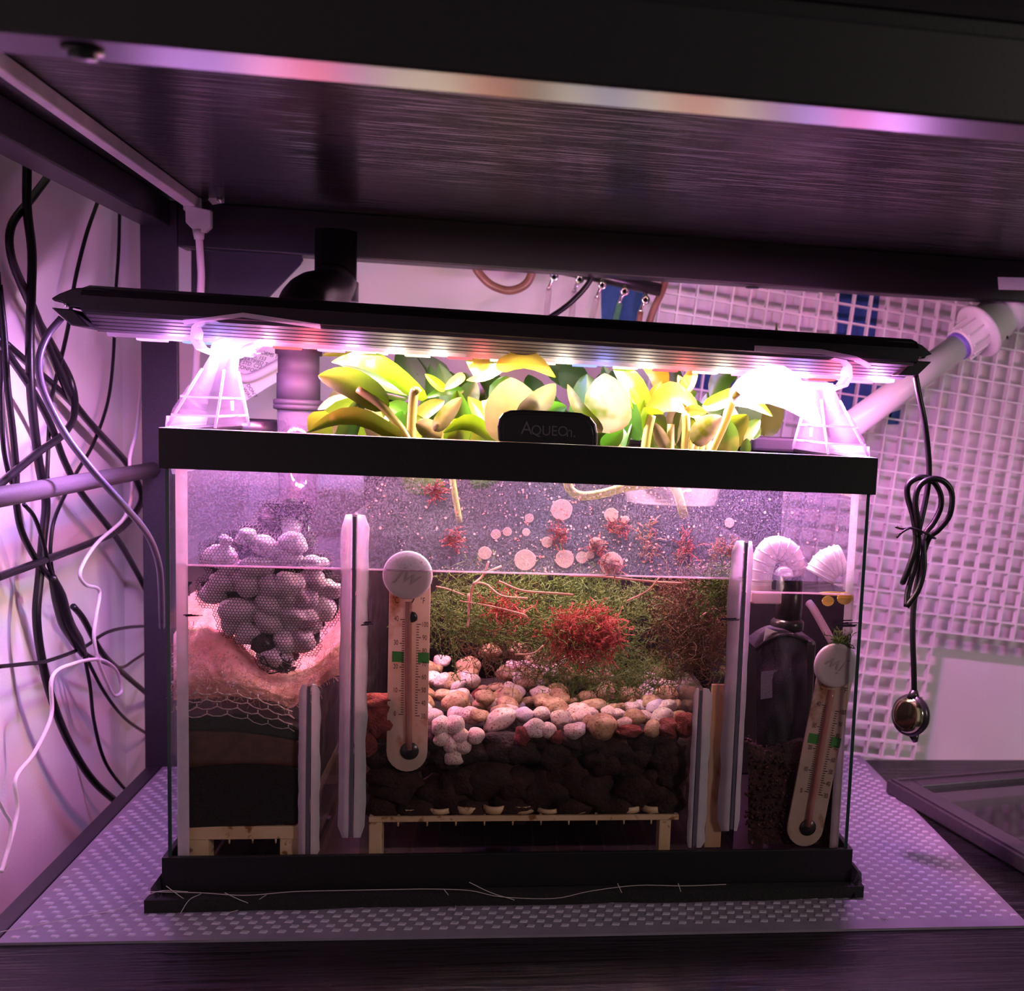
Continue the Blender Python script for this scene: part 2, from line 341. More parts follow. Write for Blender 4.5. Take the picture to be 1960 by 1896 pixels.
rr = obj('rear_rail', MB().box((-.2635, .274, .4025), (XS1, .300, .4366)), M['rail'], sh, .0012)
obj('bolt_slot', MB().lathe([(.0012, -.0002), (.0055, -.0002), (.0055, .0008), (0, .0008)], at(1440, 551, Y=.281), 'z', 14), M['black_plastic'], rr)
sl = obj('side_rail', MB().box((XS0, YS0+.028, .4165), (-.268, .274, .4366)), M['rail'], sh, .0012)
p = at(258, 401, Z=.4165); obj('bolt_slot', MB().prism([(p.x+.009*math.cos(a)*.45, p.y+.009*math.sin(a), .4163) for a in [k*math.pi/6 for k in range(12)]], (0, 0, .0001)), M['black_plastic'], sl)
obj('side_rail', MB().box((XS0, YS0+.028, -.021), (-.2785, YS1, -.0004)), M['post'], sh, .0008)['label'] = 'textured dark edge rail of the lower shelf'
obj('side_rod', MB().tube([(-.283, -.30, .2345), (-.283, .29, .2345)], .0057, 16, 1), M['rod'], sh)['label'] = 'textured grey-purple round side rod'
g = at(278, 450, Y=.283); 
obj('post', MB().prism([(-.2905, .276, -.46), (-.264, .276, -.46), (-.264, .281, -.46), (-.2855, .281, -.46), (-.2855, .300, -.46), (-.2905, .300, -.46)], (0, 0, .8965)), M['post'], sh, .0008)
obj('post', MB().box((-.2905, YS0, .4565), (-.264, YS0+.025, .62)), M['post'], sh, .0008)
obj('post', MB().box((-.2905, YS0, -.46), (-.262, YS0+.025, -.051)), M['post'], sh, .0008)
gp = [at(u, v, Y=.283) for u, v in ((366, 478), (560, 487), (577, 490), (580, 497), (574, 507), (478, 606), (366, 600))]
obj('gusset_plate', MB().prism(gp, (0, .003, 0)), M['post'], sh)['label'] = 'dark triangular gusset plate with a slanted edge'
cp = [(1910, 530), (1990, 532), (1990, 556), (1912, 554)]
obj('rail_clip', MB().prism([at(u, v, Y=.2735) for u, v in cp], (0, .003, 0)), M['white_plastic'], rr)

bl_ = at(158, 96, Z=.4020); obj('bolt', MB().lathe([(.0045, -.0030), (.0045, .0003)], (bl_.x, bl_.y, .4022), 'z', 6).lathe([(.0065, -.001), (.0065, .0002)], (bl_.x, bl_.y, .4022), 'z', 18), M['rail'], sh)
# LED bar under the upper shelf
lb = thing('led_bar', 'pale opal LED strip light fixed along the underside of the shelf at left', 'light', (-.259, -.01, .427))
obj('diffuser', MB().prism([(-.2375, -.256, .4285), (-.2332, -.256, .4285), (-.2430, .252, .4285), (-.2526, .252, .4285)], (0, 0, .0083)), M['tape_led'], lb, .0010)
cl = obj('mounting_clip', MB().box((-.2540, .2525, .4265), (-.2420, .258, .4366)), M['white_plastic'], lb, .001)
for u, v in ((350, 378), (421, 383)):
    q = at(u, v, Y=.252); obj('screw', MB().lathe([(.0026, 0), (.0024, .0012), (0, .0014)], q, 'y', 12, ax=(0, -1, -.4)), M['chrome'], cl)
obj('tab', MB().prism([at(u, v, Y=.254) for u, v in ((398, 382), (404, 372), (428, 377), (428, 387), (406, 391))], (0, .002, 0)), M['white_plastic'], cl)
pl = obj('plug', MB().prism([at(u, v, Y=.244) for u, v in ((354, 392), (403, 402), (403, 434), (392, 444), (372, 442), (355, 425))], (0, .007, 0)), M['white_plastic'], lb, .0006)
obj('strain_relief', MB().tube([at(380, 440, Y=.2475), at(381, 458, Y=.2475)], [.0044, .0034], 12, 1), M['white_plastic'], pl)
obj('cable', MB().tube([at(381, 452, Y=.2475), at(384, 500, Y=.2475), at(385, 540, Y=.2475), at(380, 620, Y=.25), at(372, 760, Y=.27)], .0026, 10), M['white_cable'], lb)

# shelf liner mat with raised lozenges
mt = thing('shelf_liner', 'grey textured shelf liner mat with raised lozenges under the tank', 'mat', (0, .13, 0))
obj('liner_sheet', MB().prism([(-.2772, -.0448, -.0015), (-.10, -.0485, -.0015), (.02, -.0508, -.0015), (.302, -.0535, -.0015), (.305, .31, -.0015), (-.2772, .31, -.0015)], (0, 0, .0015)), M['mat'], mt)
bm_ = MB(); pit = .0098
for i in range(-48, 50):
    for j in range(-10, 60):
        a = math.radians(18)
        x = (i*pit + (j % 2)*pit/2); y = j*pit*.66
        X, Y = x*math.cos(a*0)+y*0, y
        X += .14*y
        if not (-.274 < X < .299 and -.042 < Y < .305): continue
        if -.198 < X < .198 and .02 < Y < .2: continue
        hw, hd = pit*.27, pit*.20
        vs = [(X-hw, Y-hd*.6, .00005), (X+hw*.7, Y-hd, .00005), (X+hw, Y+hd*.6, .00005), (X-hw*.7, Y+hd, .00005)]
        vt = [(X+(q[0]-X)*.72, Y+(q[1]-Y)*.72, .0007) for q in vs]
        bm_.add(vs+vt, [(4, 5, 6, 7), (0, 1, 5, 4), (1, 2, 6, 5), (2, 3, 7, 6), (3, 0, 4, 7)])
stuff(obj('raised_lozenges', bm_, M['bump'], mt))

# ------------------------------------------------------------------ aquarium
TX, TY, TZ = .2057, .2134, .2667
Z0 = .008; ZT = Z0+TZ; ZR = ZT-.0224; ZB = Z0+.0210
pad = MB()
ring = []
for k in range(72):
    a = 2*math.pi*k/72; c, s_ = math.cos(a), math.sin(a)
    q = max(abs(c), abs(s_)); x, y = c/q, s_/q
    ring.append((x*(.2125+random.uniform(-.0012, .0012)), .107+y*(.116+random.uniform(-.0012, .0015)), 0))
pad.prism([(x, y, .0003) for x, y, z in ring], (0, 0, .0074))
fp = thing('foam_pad', 'thin ragged black foam pad squeezed under the tank base', 'foam pad', (0, .107, .0003))
obj('sheet', pad, M['foam_black'], fp)
for nm, u, v in (('a', 1652, 1682), ('b', 285, 1712)):
    q = at(u, v, Z=.004); s_ = 1 if u > 900 else -1
    obj('curled_corner', MB().prism([(s_*.2060, -.004, .0085), (s_*.2075, -.006, .017), (q.x, q.y+.004, .0065), (q.x, q.y+.002, .0015), (s_*.206, -.012, .001)], (0, .02, 0)), M['foam_black'], fp)
def frame_ring(mb, z0, z1, wdt, lip=0):
    mb.box((-TX, 0, z0), (TX, wdt, z1)).box((-TX, TY-wdt, z0), (TX, TY, z1))
    mb.box((-TX, wdt, z0), (-TX+wdt, TY-wdt, z1)).box((TX-wdt, wdt, z0), (TX, TY-wdt, z1)); return mb
aq = thing('aquarium', 'glass fish tank with black plastic rims divided into filter chambers', 'aquarium', (0, .107, Z0))
obj('top_rim', MB().box((-TX, 0, ZR), (TX, .0028, ZT)).box((-TX, TY-.0028, ZR), (TX, TY, ZT)).box((-TX, .0028, ZR), (-TX+.0028, TY-.0028, ZT)).box((TX-.0028, .0028, ZR), (TX, TY-.0028, ZT))
    .box((-TX+.0029, .0029, ZT-.003), (TX-.0029, .0125, ZT)).box((-TX+.0029, TY-.0125, ZT-.003), (TX-.0029, TY-.0029, ZT))
    .box((-TX+.0029, .0126, ZT-.003), (-TX+.0125, TY-.0126, ZT)).box((TX-.0125, .0126, ZT-.003), (TX-.0029, TY-.0126, ZT)), M['black_plastic'], aq, .0004)
obj('base_rim', frame_ring(MB(), Z0, ZB, .0032), M['black_plastic'], aq, .0004)
gx, gy0, gy1 = .2027, .0030, .2104; gt = .004
obj('front_pane', MB().box((-gx, gy0, Z0+.003), (gx, gy0+gt, ZT-.004)), M['glass'], aq)
obj('rear_pane', MB().box((-gx, gy1-gt, Z0+.003), (gx, gy1, ZT-.004)), M['glass'], aq)
for s_ in (-1, 1):
    obj('side_pane', MB().box((s_*gx, gy0+gt+.0002, Z0+.003), (s_*(gx-gt), gy1-gt-.0002, ZT-.004)), M['glass'], aq)
    obj('pane_edge', MB().box((s_*(gx+.0002), gy0, Z0+.004), (s_*(gx-.0018), gy0+.0008, ZR)), M['glass_edge'], aq)['label'] = 'dark green polished glass edge'
    dy_ = .0050 if s_ > 0 else 0
    obj('corner_silicone', MB().prism([(s_*(gx-gt-.0001), gy0+gt+dy_, ZB-.004), (s_*(gx-gt-.0065+dy_*.3), gy0+gt+dy_, ZB-.004), (s_*(gx-gt-.0001), gy0+gt+.0055+dy_, ZB-.004)], (0, 0, ZR-ZB+.012)), M['silicone'], aq)
obj('bottom_pane', MB().box((-gx+gt, gy0+gt, Z0+.003), (gx-gt, gy1-gt, Z0+.007)), M['back_black'], aq)
obj('black_backing', MB().box((-.118, gy1-gt-.0022, Z0+.008), (.196, gy1-gt-.0004, ZT-.006)), M['back_black'], aq)['label'] = 'black backing sheet behind the middle and right chambers'
YI = gy0+gt                     # inner face of the front pane
def divider(name, u0, v0, u1, v1, half_l, half_r, mat_pane, frost=None):
    """Upright glass wall running front to back; its two silicone beads show at the front."""
    a = at(u0, v0, Y=YI); b = at(u1, v1, Y=YI); zt, zb = b.z, a.z
    x = (a.x+b.x)/2; d = obj(name, MB().box((x-.0015, YI+.0004, zb), (x+.0015, gy1-gt-.003, zt)), mat_pane, aq)
    for s_, hw in ((-1, half_l), (1, half_r)):
        m = MB(); n = 26; rows = []
        for i in range(n+1):
            z = zb+(zt-zb)*i/n; wv = hw*(1+.16*noise.noise(Vector((i*.45, s_*3, x*50))))
            if i in (0, n): wv *= .6
            rows.append([Vector((x+s_*.0016, YI+.0002, z)), Vector((x+s_*(.0016+wv), YI+.0002, z)), Vector((x+s_*(.0016+wv*.45), YI+.0022, z)), Vector((x+s_*.0016, YI+wv*.9, z))])
        m.sheet(rows); obj('silicone_bead', m, M['silicone'], d)
    obj('pane_edge', MB().box((x-.0009, YI+.0001, zb+.001), (x+.0009, YI+.0004, zt-.001)), M['ink'] if frost else M['grey_cable'], d)
    return d
divider('divider', 588, 1640, 592, 1310, .0040, .0050, M['divider'])
divider('divider', 672, 1603, 678, 985, .0058, .0066, M['divider'])
divider('divider', 1334, 1622, 1337, 1318, .0032, .0050, M['divider'])
divider('divider', 1411, 1590, 1418, 1035, .0078, .0030, M['divider'])
q0 = at(1348, 1620, Y=.012); q1 = at(1394, 1310, Y=.012)
obj('stained_panel', MB().box((q0.x, .0110, q0.z), (q1.x, .0140, q1.z)), M['baffle_tan'], aq)['label'] = 'cream baffle panel streaked with brown stains'
fm = MB(); 
for i in range(1): fm.add([(-gx+gt+.001, YI+.0003, .1975), (gx-gt-.001, YI+.0003, .1975), (gx-gt-.001, YI+.0003, ZR+.004), (-gx+gt+.001, YI+.0003, ZR+.004)], [(0, 1, 2, 3)])
stuff(obj('residue_film', fm, M['film'], aq))
# marker ticks on the front pane
tk = MB()
for u, v, wd, hh, k in ((690, 1193, 30, 7, 2), (1374, 1185, 42, 6, 2), (1590, 1192, 66, 15, 3), (345, 1177, 46, 4, 2)):
    for j in range(k*3):
        uu, vv = u+random.uniform(0, wd*.5), v+random.uniform(-hh/2, hh/2); ln = random.uniform(.3, .6)*wd
        tk.prism([at(uu, vv-.5, Y=gy0-.0003), at(uu+ln, vv-1.6+random.uniform(-1, 1), Y=gy0-.0003), at(uu+ln, vv+.5, Y=gy0-.0003), at(uu, vv+1.0, Y=gy0-.0003)], (0, .0002, 0))
stuff(obj('marker_tick', tk, M['ink_purple'], aq))['label'] = 'purple marker scribbles at the fill line'
# rounded black tab with embossed lettering behind the front rim
tb = thing('lid_handle', 'rounded black tab with embossed lettering standing behind the front rim', 'handle', (at(1048, 850, Y=.006).x, .006, ZT))
tp = []
cx_ = [(953, 862), (952, 815), (955, 800), (963, 790), (976, 785), (1000, 784), (1090, 788), (1112, 790), (1130, 798), (1141, 812), (1144, 828), (1143, 866)]
tp = [at(u, v, Y=.0045) for u, v in cx_]
for q in tp:
    if q.z < ZT+.002: q.z = ZT+.0002
obj('plate', MB().prism(tp, (0, .004, 0)), M['gloss_black'], tb, .0012)
ip = [at(962+(u-952)*.905, 792+(v-784)*.90, Y=.0043) for u, v in cx_]
for q in ip:
    if q.z < ZT+.002: q.z = ZT+.0002
obj('raised_face', MB().prism(ip, (0, .0004, 0)), M['gloss_black'], tb, .0002)
tx = MB(); ex = at(1104, 826, Y=.0041)-at(994, 822, Y=.0041); ez = Vector((0, 0, 1)); s9 = pxm(at(1050, 822, Y=.004))
oA = at(1047, 824, Y=.0040)
text_mb(tx, 'A', .0105, at(1008, 820, Y=.0040), ex, ez, wx=.95); text_mb(tx, 'QUEO', .0082, at(1052, 825, Y=.0040), ex, ez, wx=.92); text_mb(tx, 'n.', .0092, at(1093, 827, Y=.0040), ex, ez, wx=.9)
obj('lettering', tx, pbr('embossed_black', (.13, .115, .125), rough=.3, spec=.8), tb)

# water
def water(name, label, x0, x1, zt, zb):
    t = thing(name, label, 'water', ((x0+x1)/2, .1, zb))
    obj('body', MB().box((x0, YI+.0008, zb), (x1, gy1-gt-.003, zt)), M['water'], t)
    obj('meniscus', MB().tube([(x0+.001, YI+.0012, zt+.0003), ((x0+x1)/2, YI+.0012, zt+.0004), (x1-.001, YI+.0012, zt+.0003)], .0006, 6, 4), M['meniscus'], t)
    t['kind'] = 'stuff'
    return t
XT1 = at(675, 1300, Y=YI).x; XT2 = at(1414, 1300, Y=YI).x
water('water', 'still tannin-tinted water filling the left and middle chambers', -gx+gt+.0006, XT2-.002, .1975, Z0+.0075)
water('water', 'lower still water in the right chamber beside the pump bag', XT2+.002, gx-gt-.0006, .1895, Z0+.0075)

# ------------------------------------------------------------------ aquarium light
la = thing('aquarium_light', 'long black LED aquarium light standing on clear legs above the tank', 'light', (0, .083, .349))
LA = at(98, 580, Y=.083); LB = at(1783, 686, Y=.083); slope = (LB.z-LA.z)/(LB.x-LA.x)
def lp(x, dy, dz): return Vector((x, .083+dy, LA.z+slope*(x-LA.x)+dz))
XA, XB = LA.x+.028, LB.x-.022
zo = .349-(LA.z+slope*(0-LA.x))
sec = [(-.0365, -.0045), (-.0365, .0035), (-.032, .0080), (-.020, .0105), (.020, .0105), (.032, .0080), (.0365, .0035), (.0365, -.0045), (.012, -.0145), (-.012, -.0145)]
obj('housing', MB().prism([lp(XA, a, b) for a, b in sec], lp(XB, 0, 0)-lp(XA, 0, 0)), M['lamp_black'], la)
for k in range(5):
    t0 = .10+k*.18; t1 = t0+.135
    for s_ in (-1, 1):
        y0, z0 = -.0365+.0245*t0, -.0045-.0100*t0; y1, z1 = -.0365+.0245*t1, -.0045-.0100*t1
        if s_ > 0 and k % 2: continue
        obj('fin', MB().prism([lp(XA+.002, s_*-y0*-1 if s_ < 0 else -y0, z0-.0005) if False else lp(XA+.002, y0 if s_ < 0 else -y0, z0), lp(XA+.002, y1 if s_ < 0 else -y1, z1), lp(XA+.002, y1 if s_ < 0 else -y1, z1-.0016), lp(XA+.002, y0 if s_ < 0 else -y0, z0-.0016)], lp(XB-.002, 0, 0)-lp(XA+.002, 0, 0)), M['alu'], la)
ls = obj('lens_strip', MB().prism([lp(XA+.006, a, b) for a, b in ((-.0115, -.0147), (.0115, -.0147), (.0085, -.0178), (-.0085, -.0178))], lp(XB-.006, 0, 0)-lp(XA+.006, 0, 0)), clear('lamp_lens', (.95, .92, .96), .45, (1, .9, 1), .08, .1), la)
nL = len(LED_COLOURS)
for i, c in enumerate(LED_COLOURS):
    x = XA+.016+(XB-XA-.030)*(i+.5)/nL
    hw = .0075
    mx_ = max(c); e = tuple(v for v in c)
    ld = obj('led', MB().prism([lp(x-hw, -.0075, -.0179), lp(x-hw, .0075, -.0179), lp(x-hw, .0060, -.0190), lp(x-hw, -.0060, -.0190)], (2*hw, 0, 0)), glow('led_glow_%d' % i, c, 2.2), la)
    wgt = .8 if i == 0 else 1.0 if c is WHITE else (1.15 if c in (VIOLET, PINK) else .8)
    if i > 13: wgt *= 1.25
    for kind, watts, dz in (('AREA', LED_DOWN, -.0200), ('POINT', LED_SIDE, -.0232)):
        al = bpy.data.lights.new('led_lamp', kind); al.color = c; al.energy = watts/nL*wgt*1.25*(1 if kind == 'AREA' else .34 if c is WHITE else .28 if 4 < i < 14 else .75 if i < 5 else 1)
        if kind == 'AREA': al.shape = 'RECTANGLE'; al.size = .016; al.size_y = .012
        else: al.shadow_soft_size = .004
        ao = bpy.data.objects.new('led_lamp', al); COL.objects.link(ao); ao.parent = la
        ao.location = lp(x+(0 if kind == 'AREA' else .5*(XB-XA-.030)/nL), 0, dz)-la.location
def lip(polys, nm):
    o = MB()
    for pts in polys: o.prism([at(u, v, Y=.050) for u, v in pts], (0, .066, 0))
    return obj(nm, o, M['lamp_black'], la, .0008)
eL = lip([[(97, 571), (112, 562), (140, 551), (185, 549), (215, 556), (250, 567), (252, 593), (128, 587), (116, 577), (103, 576)],
     [(97, 588), (118, 590), (140, 592), (172, 626), (136, 623)]], 'end_cap')
obj('screw', MB().lathe([(.0012, 0), (.001, .0008), (0, .001)], at(127, 584, Y=.0495), 'y', 10, ax=(0, -1, 0)), M['chrome'], eL)
eR = lip([[(1785, 677.5), (1766, 660.5), (1746, 652), (1710, 650), (1694, 651.5), (1640, 650), (1640, 683), (1771, 686), (1773, 681)],
     [(1784, 692), (1751, 690), (1719, 718), (1757, 718)]], 'end_cap')
obj('screw', MB().lathe([(.0012, 0), (.001, .0008), (0, .001)], at(1760, 683, Y=.0495), 'y', 10, ax=(0, -1, 0)), M['chrome'], eR)
# clear legs
def loft(mb, secs):
    """secs: (z, x0, x1, y0, y1) rectangles stacked."""
    vs = []; fs = []
    for z, x0, x1, y0, y1 in secs: vs += [(x0, y0, z), (x1, y0, z), (x1, y1, z), (x0, y1, z)]
    for i in range(len(secs)-1):
        for j in range(4): fs.append((i*4+j, i*4+(j+1) % 4, (i+1)*4+(j+1) % 4, (i+1)*4+j))
    return mb.add(vs, fs)
def leg(side):
    s_ = side
    xo = s_*.2085
    def X(d): return s_*(.2085-d)          # d = distance inwards from the outer face
    t = obj('clear_leg', loft(MB(), [(ZT+.0004, X(0), X(.026), .030, .125), (ZT+.010, X(.0012), X(.0255), .036, .119), (ZT+.022, X(.006), X(.025), .047, .108), (ZT+.034, X(.0125), X(.0250), .058, .097), (ZT+.043, X(.016), X(.027), .064, .091)]), M['acrylic'], la)
    fl = MB(); rows = []
    for i in range(9):
        z = ZT+.006-.034*i/8; b = .0022*math.sin(math.pi*i/8)+.0006
        rows.append([Vector((s_*(.2085+b), .030+.012*(i/8), z)), Vector((s_*(.2085+b), .125-.012*(i/8), z))])
    rows2 = [[q+Vector((-s_*.0016, 0, 0)) for q in r] for r in rows]
    fl.sheet(rows).sheet(rows2).add([rows[0][0], rows2[0][0], rows2[-1][0], rows[-1][0]], [(0, 1, 2, 3)])
    obj('clip_flange', fl, M['acrylic_edge'], t)
    rb = MB()
    for dz, x0, x1, y0, y1 in ((.0068, .0012, .0258, .0335, .1215), (.0175, .0040, .0254, .0425, .1125)):
        rb.tube([(X(x0), y0, ZT+dz), (X(x1), y0, ZT+dz), (X(x1), y1, ZT+dz)], .0008, 6, 1)
    for a, b in (((.026, .030, .0004), (.0250, .058, .034)), ((.0, .030, .0004), (.0125, .058, .034)), ((.026, .125, .0004), (.0250, .097, .034))):
        m1 = (Vector((X(a[0]), a[1], ZT+a[2]))); m2 = Vector((X(b[0]), b[1], ZT+b[2])); mm = (m1+m2)/2+Vector((-s_*.0, .001, 0))
        rb.tube([m1, mm, m2], .0009, 6, 3)
    rb.tube([(X(.0256), .078, ZT+.010), (X(.0255), .078, ZT+.016)], .0009, 6, 1)
    obj('rib', rb, M['acrylic_edge'], t)
    # neck and C-shaped hook holding the lamp body
    hk = MB()
    path = [Vector((X(.020), .0, ZT+.042)), Vector((X(.012), 0, ZT+.045)), Vector((X(.009), 0, ZT+.051)), Vector((X(.010), 0, ZT+.058)), Vector((X(.014), 0, ZT+.0615)), Vector((X(.022), 0, ZT+.0625))]
    if s_ > 0: path = [q-Vector((0, 0, .0020)) for q in path]
    pin = [q+Vector((-s_*.0024, 0, -.0012 if i > 3 else (.0016 if i < 2 else 0))) for i, q in enumerate(path)]
    poly = path+pin[::-1]
    hk.prism([q+Vector((0, .044, 0)) for q in poly], (0, .020, 0))
    obj('hook', hk, M['acrylic_glow'], t)
    dz = 0 if s_ < 0 else -.0078
    nk = loft(MB(), [(ZT+.0425, X(.016), X(.028), .060, .092), (ZT+.049+dz*.5, X(.018), X(.036), .058, .096), (ZT+.0530+dz, X(.026), X(.046), .056, .100)])
    obj('neck', nk, M['acrylic_glow'], t)
    if s_ < 0:
        a1 = [(350, 612), (384, 609), (465, 598), (612, 620), (613, 629), (464, 607), (386, 616), (352, 622)]
        a2 = [(405, 662), (425, 648), (452, 650), (472, 668), (508, 652), (520, 652), (476, 682), (428, 680)]
    else:
        a1 = [(1668, 697), (1640, 682), (1572, 668), (1445, 661), (1445, 672), (1572, 678), (1636, 690), (1664, 705)]
        a2 = [(1600, 742), (1572, 722), (1520, 712), (1533, 722), (1553, 742), (1580, 745), (1602, 744)]
    obj('slide_arm', MB().prism([at(u, v, Y=.0445) for u, v in a1], (0, .003, 0)), M['acrylic_edge'], t)
    obj('slide_arm', MB().prism([at(u, v, Y=.105) for u, v in a2], (0, .018, 0)), M['acrylic'], t)
leg(-1); leg(1)
# cord at the right end, tied loop, inline switch
def px_path(pts, Y): return [at(u, v, Y=Y) if not isinstance(Y, (list, tuple)) else at(u, v, Y=Y[i]) for i, (u, v) in enumerate(pts)]
RC = .0020
cordY = .062
cord = MB()
pp = [(1752, 716), (1760, 760), (1770, 810), (1777, 870), (1778, 910), (1773, 950), (1762, 1000), (1752, 1040), (1745, 1070), (1728, 1115), (1742, 1080), (1753, 1040), (1748, 990), (1737, 950), (1740, 925), (1763, 913), (1785, 920), (1800, 945), (1800, 972), (1787, 1000), (1771, 1022), (1768, 1050), (1768, 1090), (1757, 1130), (1735, 1161)]
dy = [0, 0, 0, .004, .006, .006, .004, .003, .002, 0, -.004, -.004, -.002, 0, 0, 0, .002, .003, .003, .002, .001, -.002, -.004, -.005, -.004]
cord.tube([at(u, v, Y=cordY+d) for (u, v), d in zip(pp, dy)], RC, 10, 5)
pp2 = [(1735, 1161), (1738, 1130), (1752, 1080), (1757, 1040), (1757, 1000), (1752, 960), (1760, 930), (1783, 916), (1808, 922), (1822, 945), (1818, 985), (1797, 1013), (1778, 1030), (1765, 1070), (1753, 1130), (1748, 1170), (1747, 1220), (1749, 1280), (1750, 1325)]
dy2 = [-.004, -.001, 0, -.002, -.005, -.006, -.006, -.006, -.006, -.006, -.005, -.003, .001, .003, .004, .003, .001, 0, 0]
cord.tube([at(u, v, Y=cordY+d) for (u, v), d in zip(pp2, dy2)], RC, 10, 5)
obj('power_cord', cord, M['cable'], la)['label'] = 'black cord hanging from the right end, bundled in loops'
sc = at(1744, 1368, Y=cordY); sr = 41*pxm(sc); axd = Vector((-.80, -.60, .12)).normalized()
sw = obj('inline_switch', MB().lathe([(0, -.0058), (sr*.62, -.0052), (sr*.92, -.0028), (sr*1.0, .0005), (sr*.96, .003), (sr*.80, .0044)], sc, ax=axd, sides=32), M['gloss_black'], la)
obj('button', MB().lathe([(sr*.86, .0030), (sr*.82, .0048), (sr*.55, .0058), (0, .0062)], sc, ax=axd, sides=32), M['silver'], sw)
obj('strain_relief', MB().tube([at(1750, 1320, Y=cordY), at(1748, 1336, Y=cordY)], [.0024, .0048], 12, 1).tube([at(1749, 1404, Y=cordY), at(1752, 1419, Y=cordY)], [.0040, .0018], 10, 1), M['gloss_black'], sw)
tt = MB(); tt.tube([at(1714, 1008, Y=.054), at(1727, 1012, Y=.054), at(1744, 1010, Y=.053), at(1765, 1017, Y=.051), at(1782, 1026, Y=.053), at(1790, 1030, Y=.060), at(1770, 1024, Y=.070), at(1746, 1012, Y=.066), at(1742, 1010, Y=.054), at(1727, 1018, Y=.052), at(1716, 1029, Y=.052)], .0008, 6, 4)
tag(obj('twist_tie', tt, M['cable'], loc=at(1750, 1015, Y=.054)), 'thin black twist tie wound around the bundled lamp cord', 'cable tie')

# ------------------------------------------------------------------ left chamber
# net bag of white media stones
cs = 420/1810
stones = [(530,790,130,90),(740,630,80,65),(570,665,50,40),(560,1010,110,80),(750,1010,110,110),(470,1090,95,90),(950,1050,110,95),(1100,1030,115,105),(1290,985,105,90),(1430,1060,110,80),(1200,1130,110,115),(700,1240,160,100),(930,1190,100,95),(1080,1150,90,80),(1150,1290,150,90),(1370,1230,90,100),(930,1330,120,90),(1095,1390,80,80),(1295,1360,60,60),(640,1350,90,80),(1060,1500,85,95),(1200,1490,95,95),(980,1640,125,85),(770,1430,100,90),(880,1520,90,80),(1090,800,100,65),(920,720,120,75),(1120,560,110,90),(1150,420,110,70),(950,440,80,70),(1310,850,95,55),(830,880,120,80),(1130,690,110,90),(620,900,110,70)]
SB = [mesh_of('media_stone', MB().ico((0, 0, 0), (1, 1, 1), 3, .34, 1.3, k), M['media']) for k in range(4)]
SBD = mesh_of('media_stone', MB().ico((0, 0, 0), (1, 1, 1), 3, .22, 1.2, 9), M['media_dark'])
EL = []
for k, (x, y, a, b) in enumerate(stones):
    u, v = 300+x*cs, 880+y*cs
    Y = .034 + .012*((abs(u-505)/130)**2) + random.uniform(-.002, .002) + (.016 if y < 600 else 0)
    P = at(u, v, Y=Y); s9 = pxm(P); ra, rb = a*cs*s9*1.10, b*cs*s9*1.10; ry = (ra+rb)/2*.85
    me = SBD if (x, y) in ((880, 1520),) else SB[k % 4]
    o = bpy.data.objects.new('media_stone', me); COL.objects.link(o); o.location = P; o.scale = (ra, ry, rb); o.rotation_euler = (0, random.uniform(-.3, .3), 0)
    if me is SBD: tag(o, 'glossy black stone low in the net bag of white stones', 'stone')
    elif y < 850: tag(o, 'white filter stone in the top of the net bag, above the water line', 'stone', 'white bag stones above the water')
    elif y < 1160: tag(o, 'white filter stone in the wide middle of the net bag, just under water', 'stone', 'white bag stones just under the water')
    else: tag(o, 'white filter stone in the narrow lower part of the net bag', 'stone', 'white bag stones low in the bag')
    EL.append((P, ra*1.12, ry*1.12, rb*1.12))
# the net drapes the heap: hexagonal cells of nylon thread over a height field
def heap_y(x, z):
    best = None
    for P, a, c, b in EL:
        d = ((x-P.x)/a)**2+((z-P.z)/b)**2
        if d < 1:
            y = P.y-c*math.sqrt(1-d)
            best = y if best is None or y < best else best
    return best
xs0, xs1 = min(P.x-a for P, a, c, b in EL)-.002, max(P.x+a for P, a, c, b in EL)+.002
zs0, zs1 = min(P.z-b for P, a, c, b in EL)-.003, max(P.z+b for P, a, c, b in EL)+.002
gn, gm = 90, 110; H = [[heap_y(xs0+(xs1-xs0)*i/(gn-1), zs0+(zs1-zs0)*j/(gm-1)) for i in range(gn)] for j in range(gm)]
ins = [[0]*gn for _ in range(gm)]
for j in range(gm):
    for i in range(gn):
        if any(H[jj][ii] is not None for jj in range(max(0, j-3), min(gm, j+4)) for ii in range(max(0, i-3), min(gn, i+4))): ins[j][i] = 1
S = [[(H[j][i] if H[j][i] is not None else .040) for i in range(gn)] for j in range(gm)]
for _ in range(14):
    T = [r[:] for r in S]
    for j in range(1, gm-1):
        for i in range(1, gn-1):
            a = (S[j-1][i]+S[j+1][i]+S[j][i-1]+S[j][i+1])/4
            T[j][i] = min(a, H[j][i]) if H[j][i] is not None else a
    S = T
def net_y(x, z):
    fi = (x-xs0)/(xs1-xs0)*(gn-1); fj = (z-zs0)/(zs1-zs0)*(gm-1); i, j = int(fi), int(fj)
    if not (0 <= i < gn-1 and 0 <= j < gm-1) or not ins[j][i]: return None
    a, b = fi-i, fj-j
    return S[j][i]*(1-a)*(1-b)+S[j][i+1]*a*(1-b)+S[j+1][i]*(1-a)*b+S[j+1][i+1]*a*b-.0007
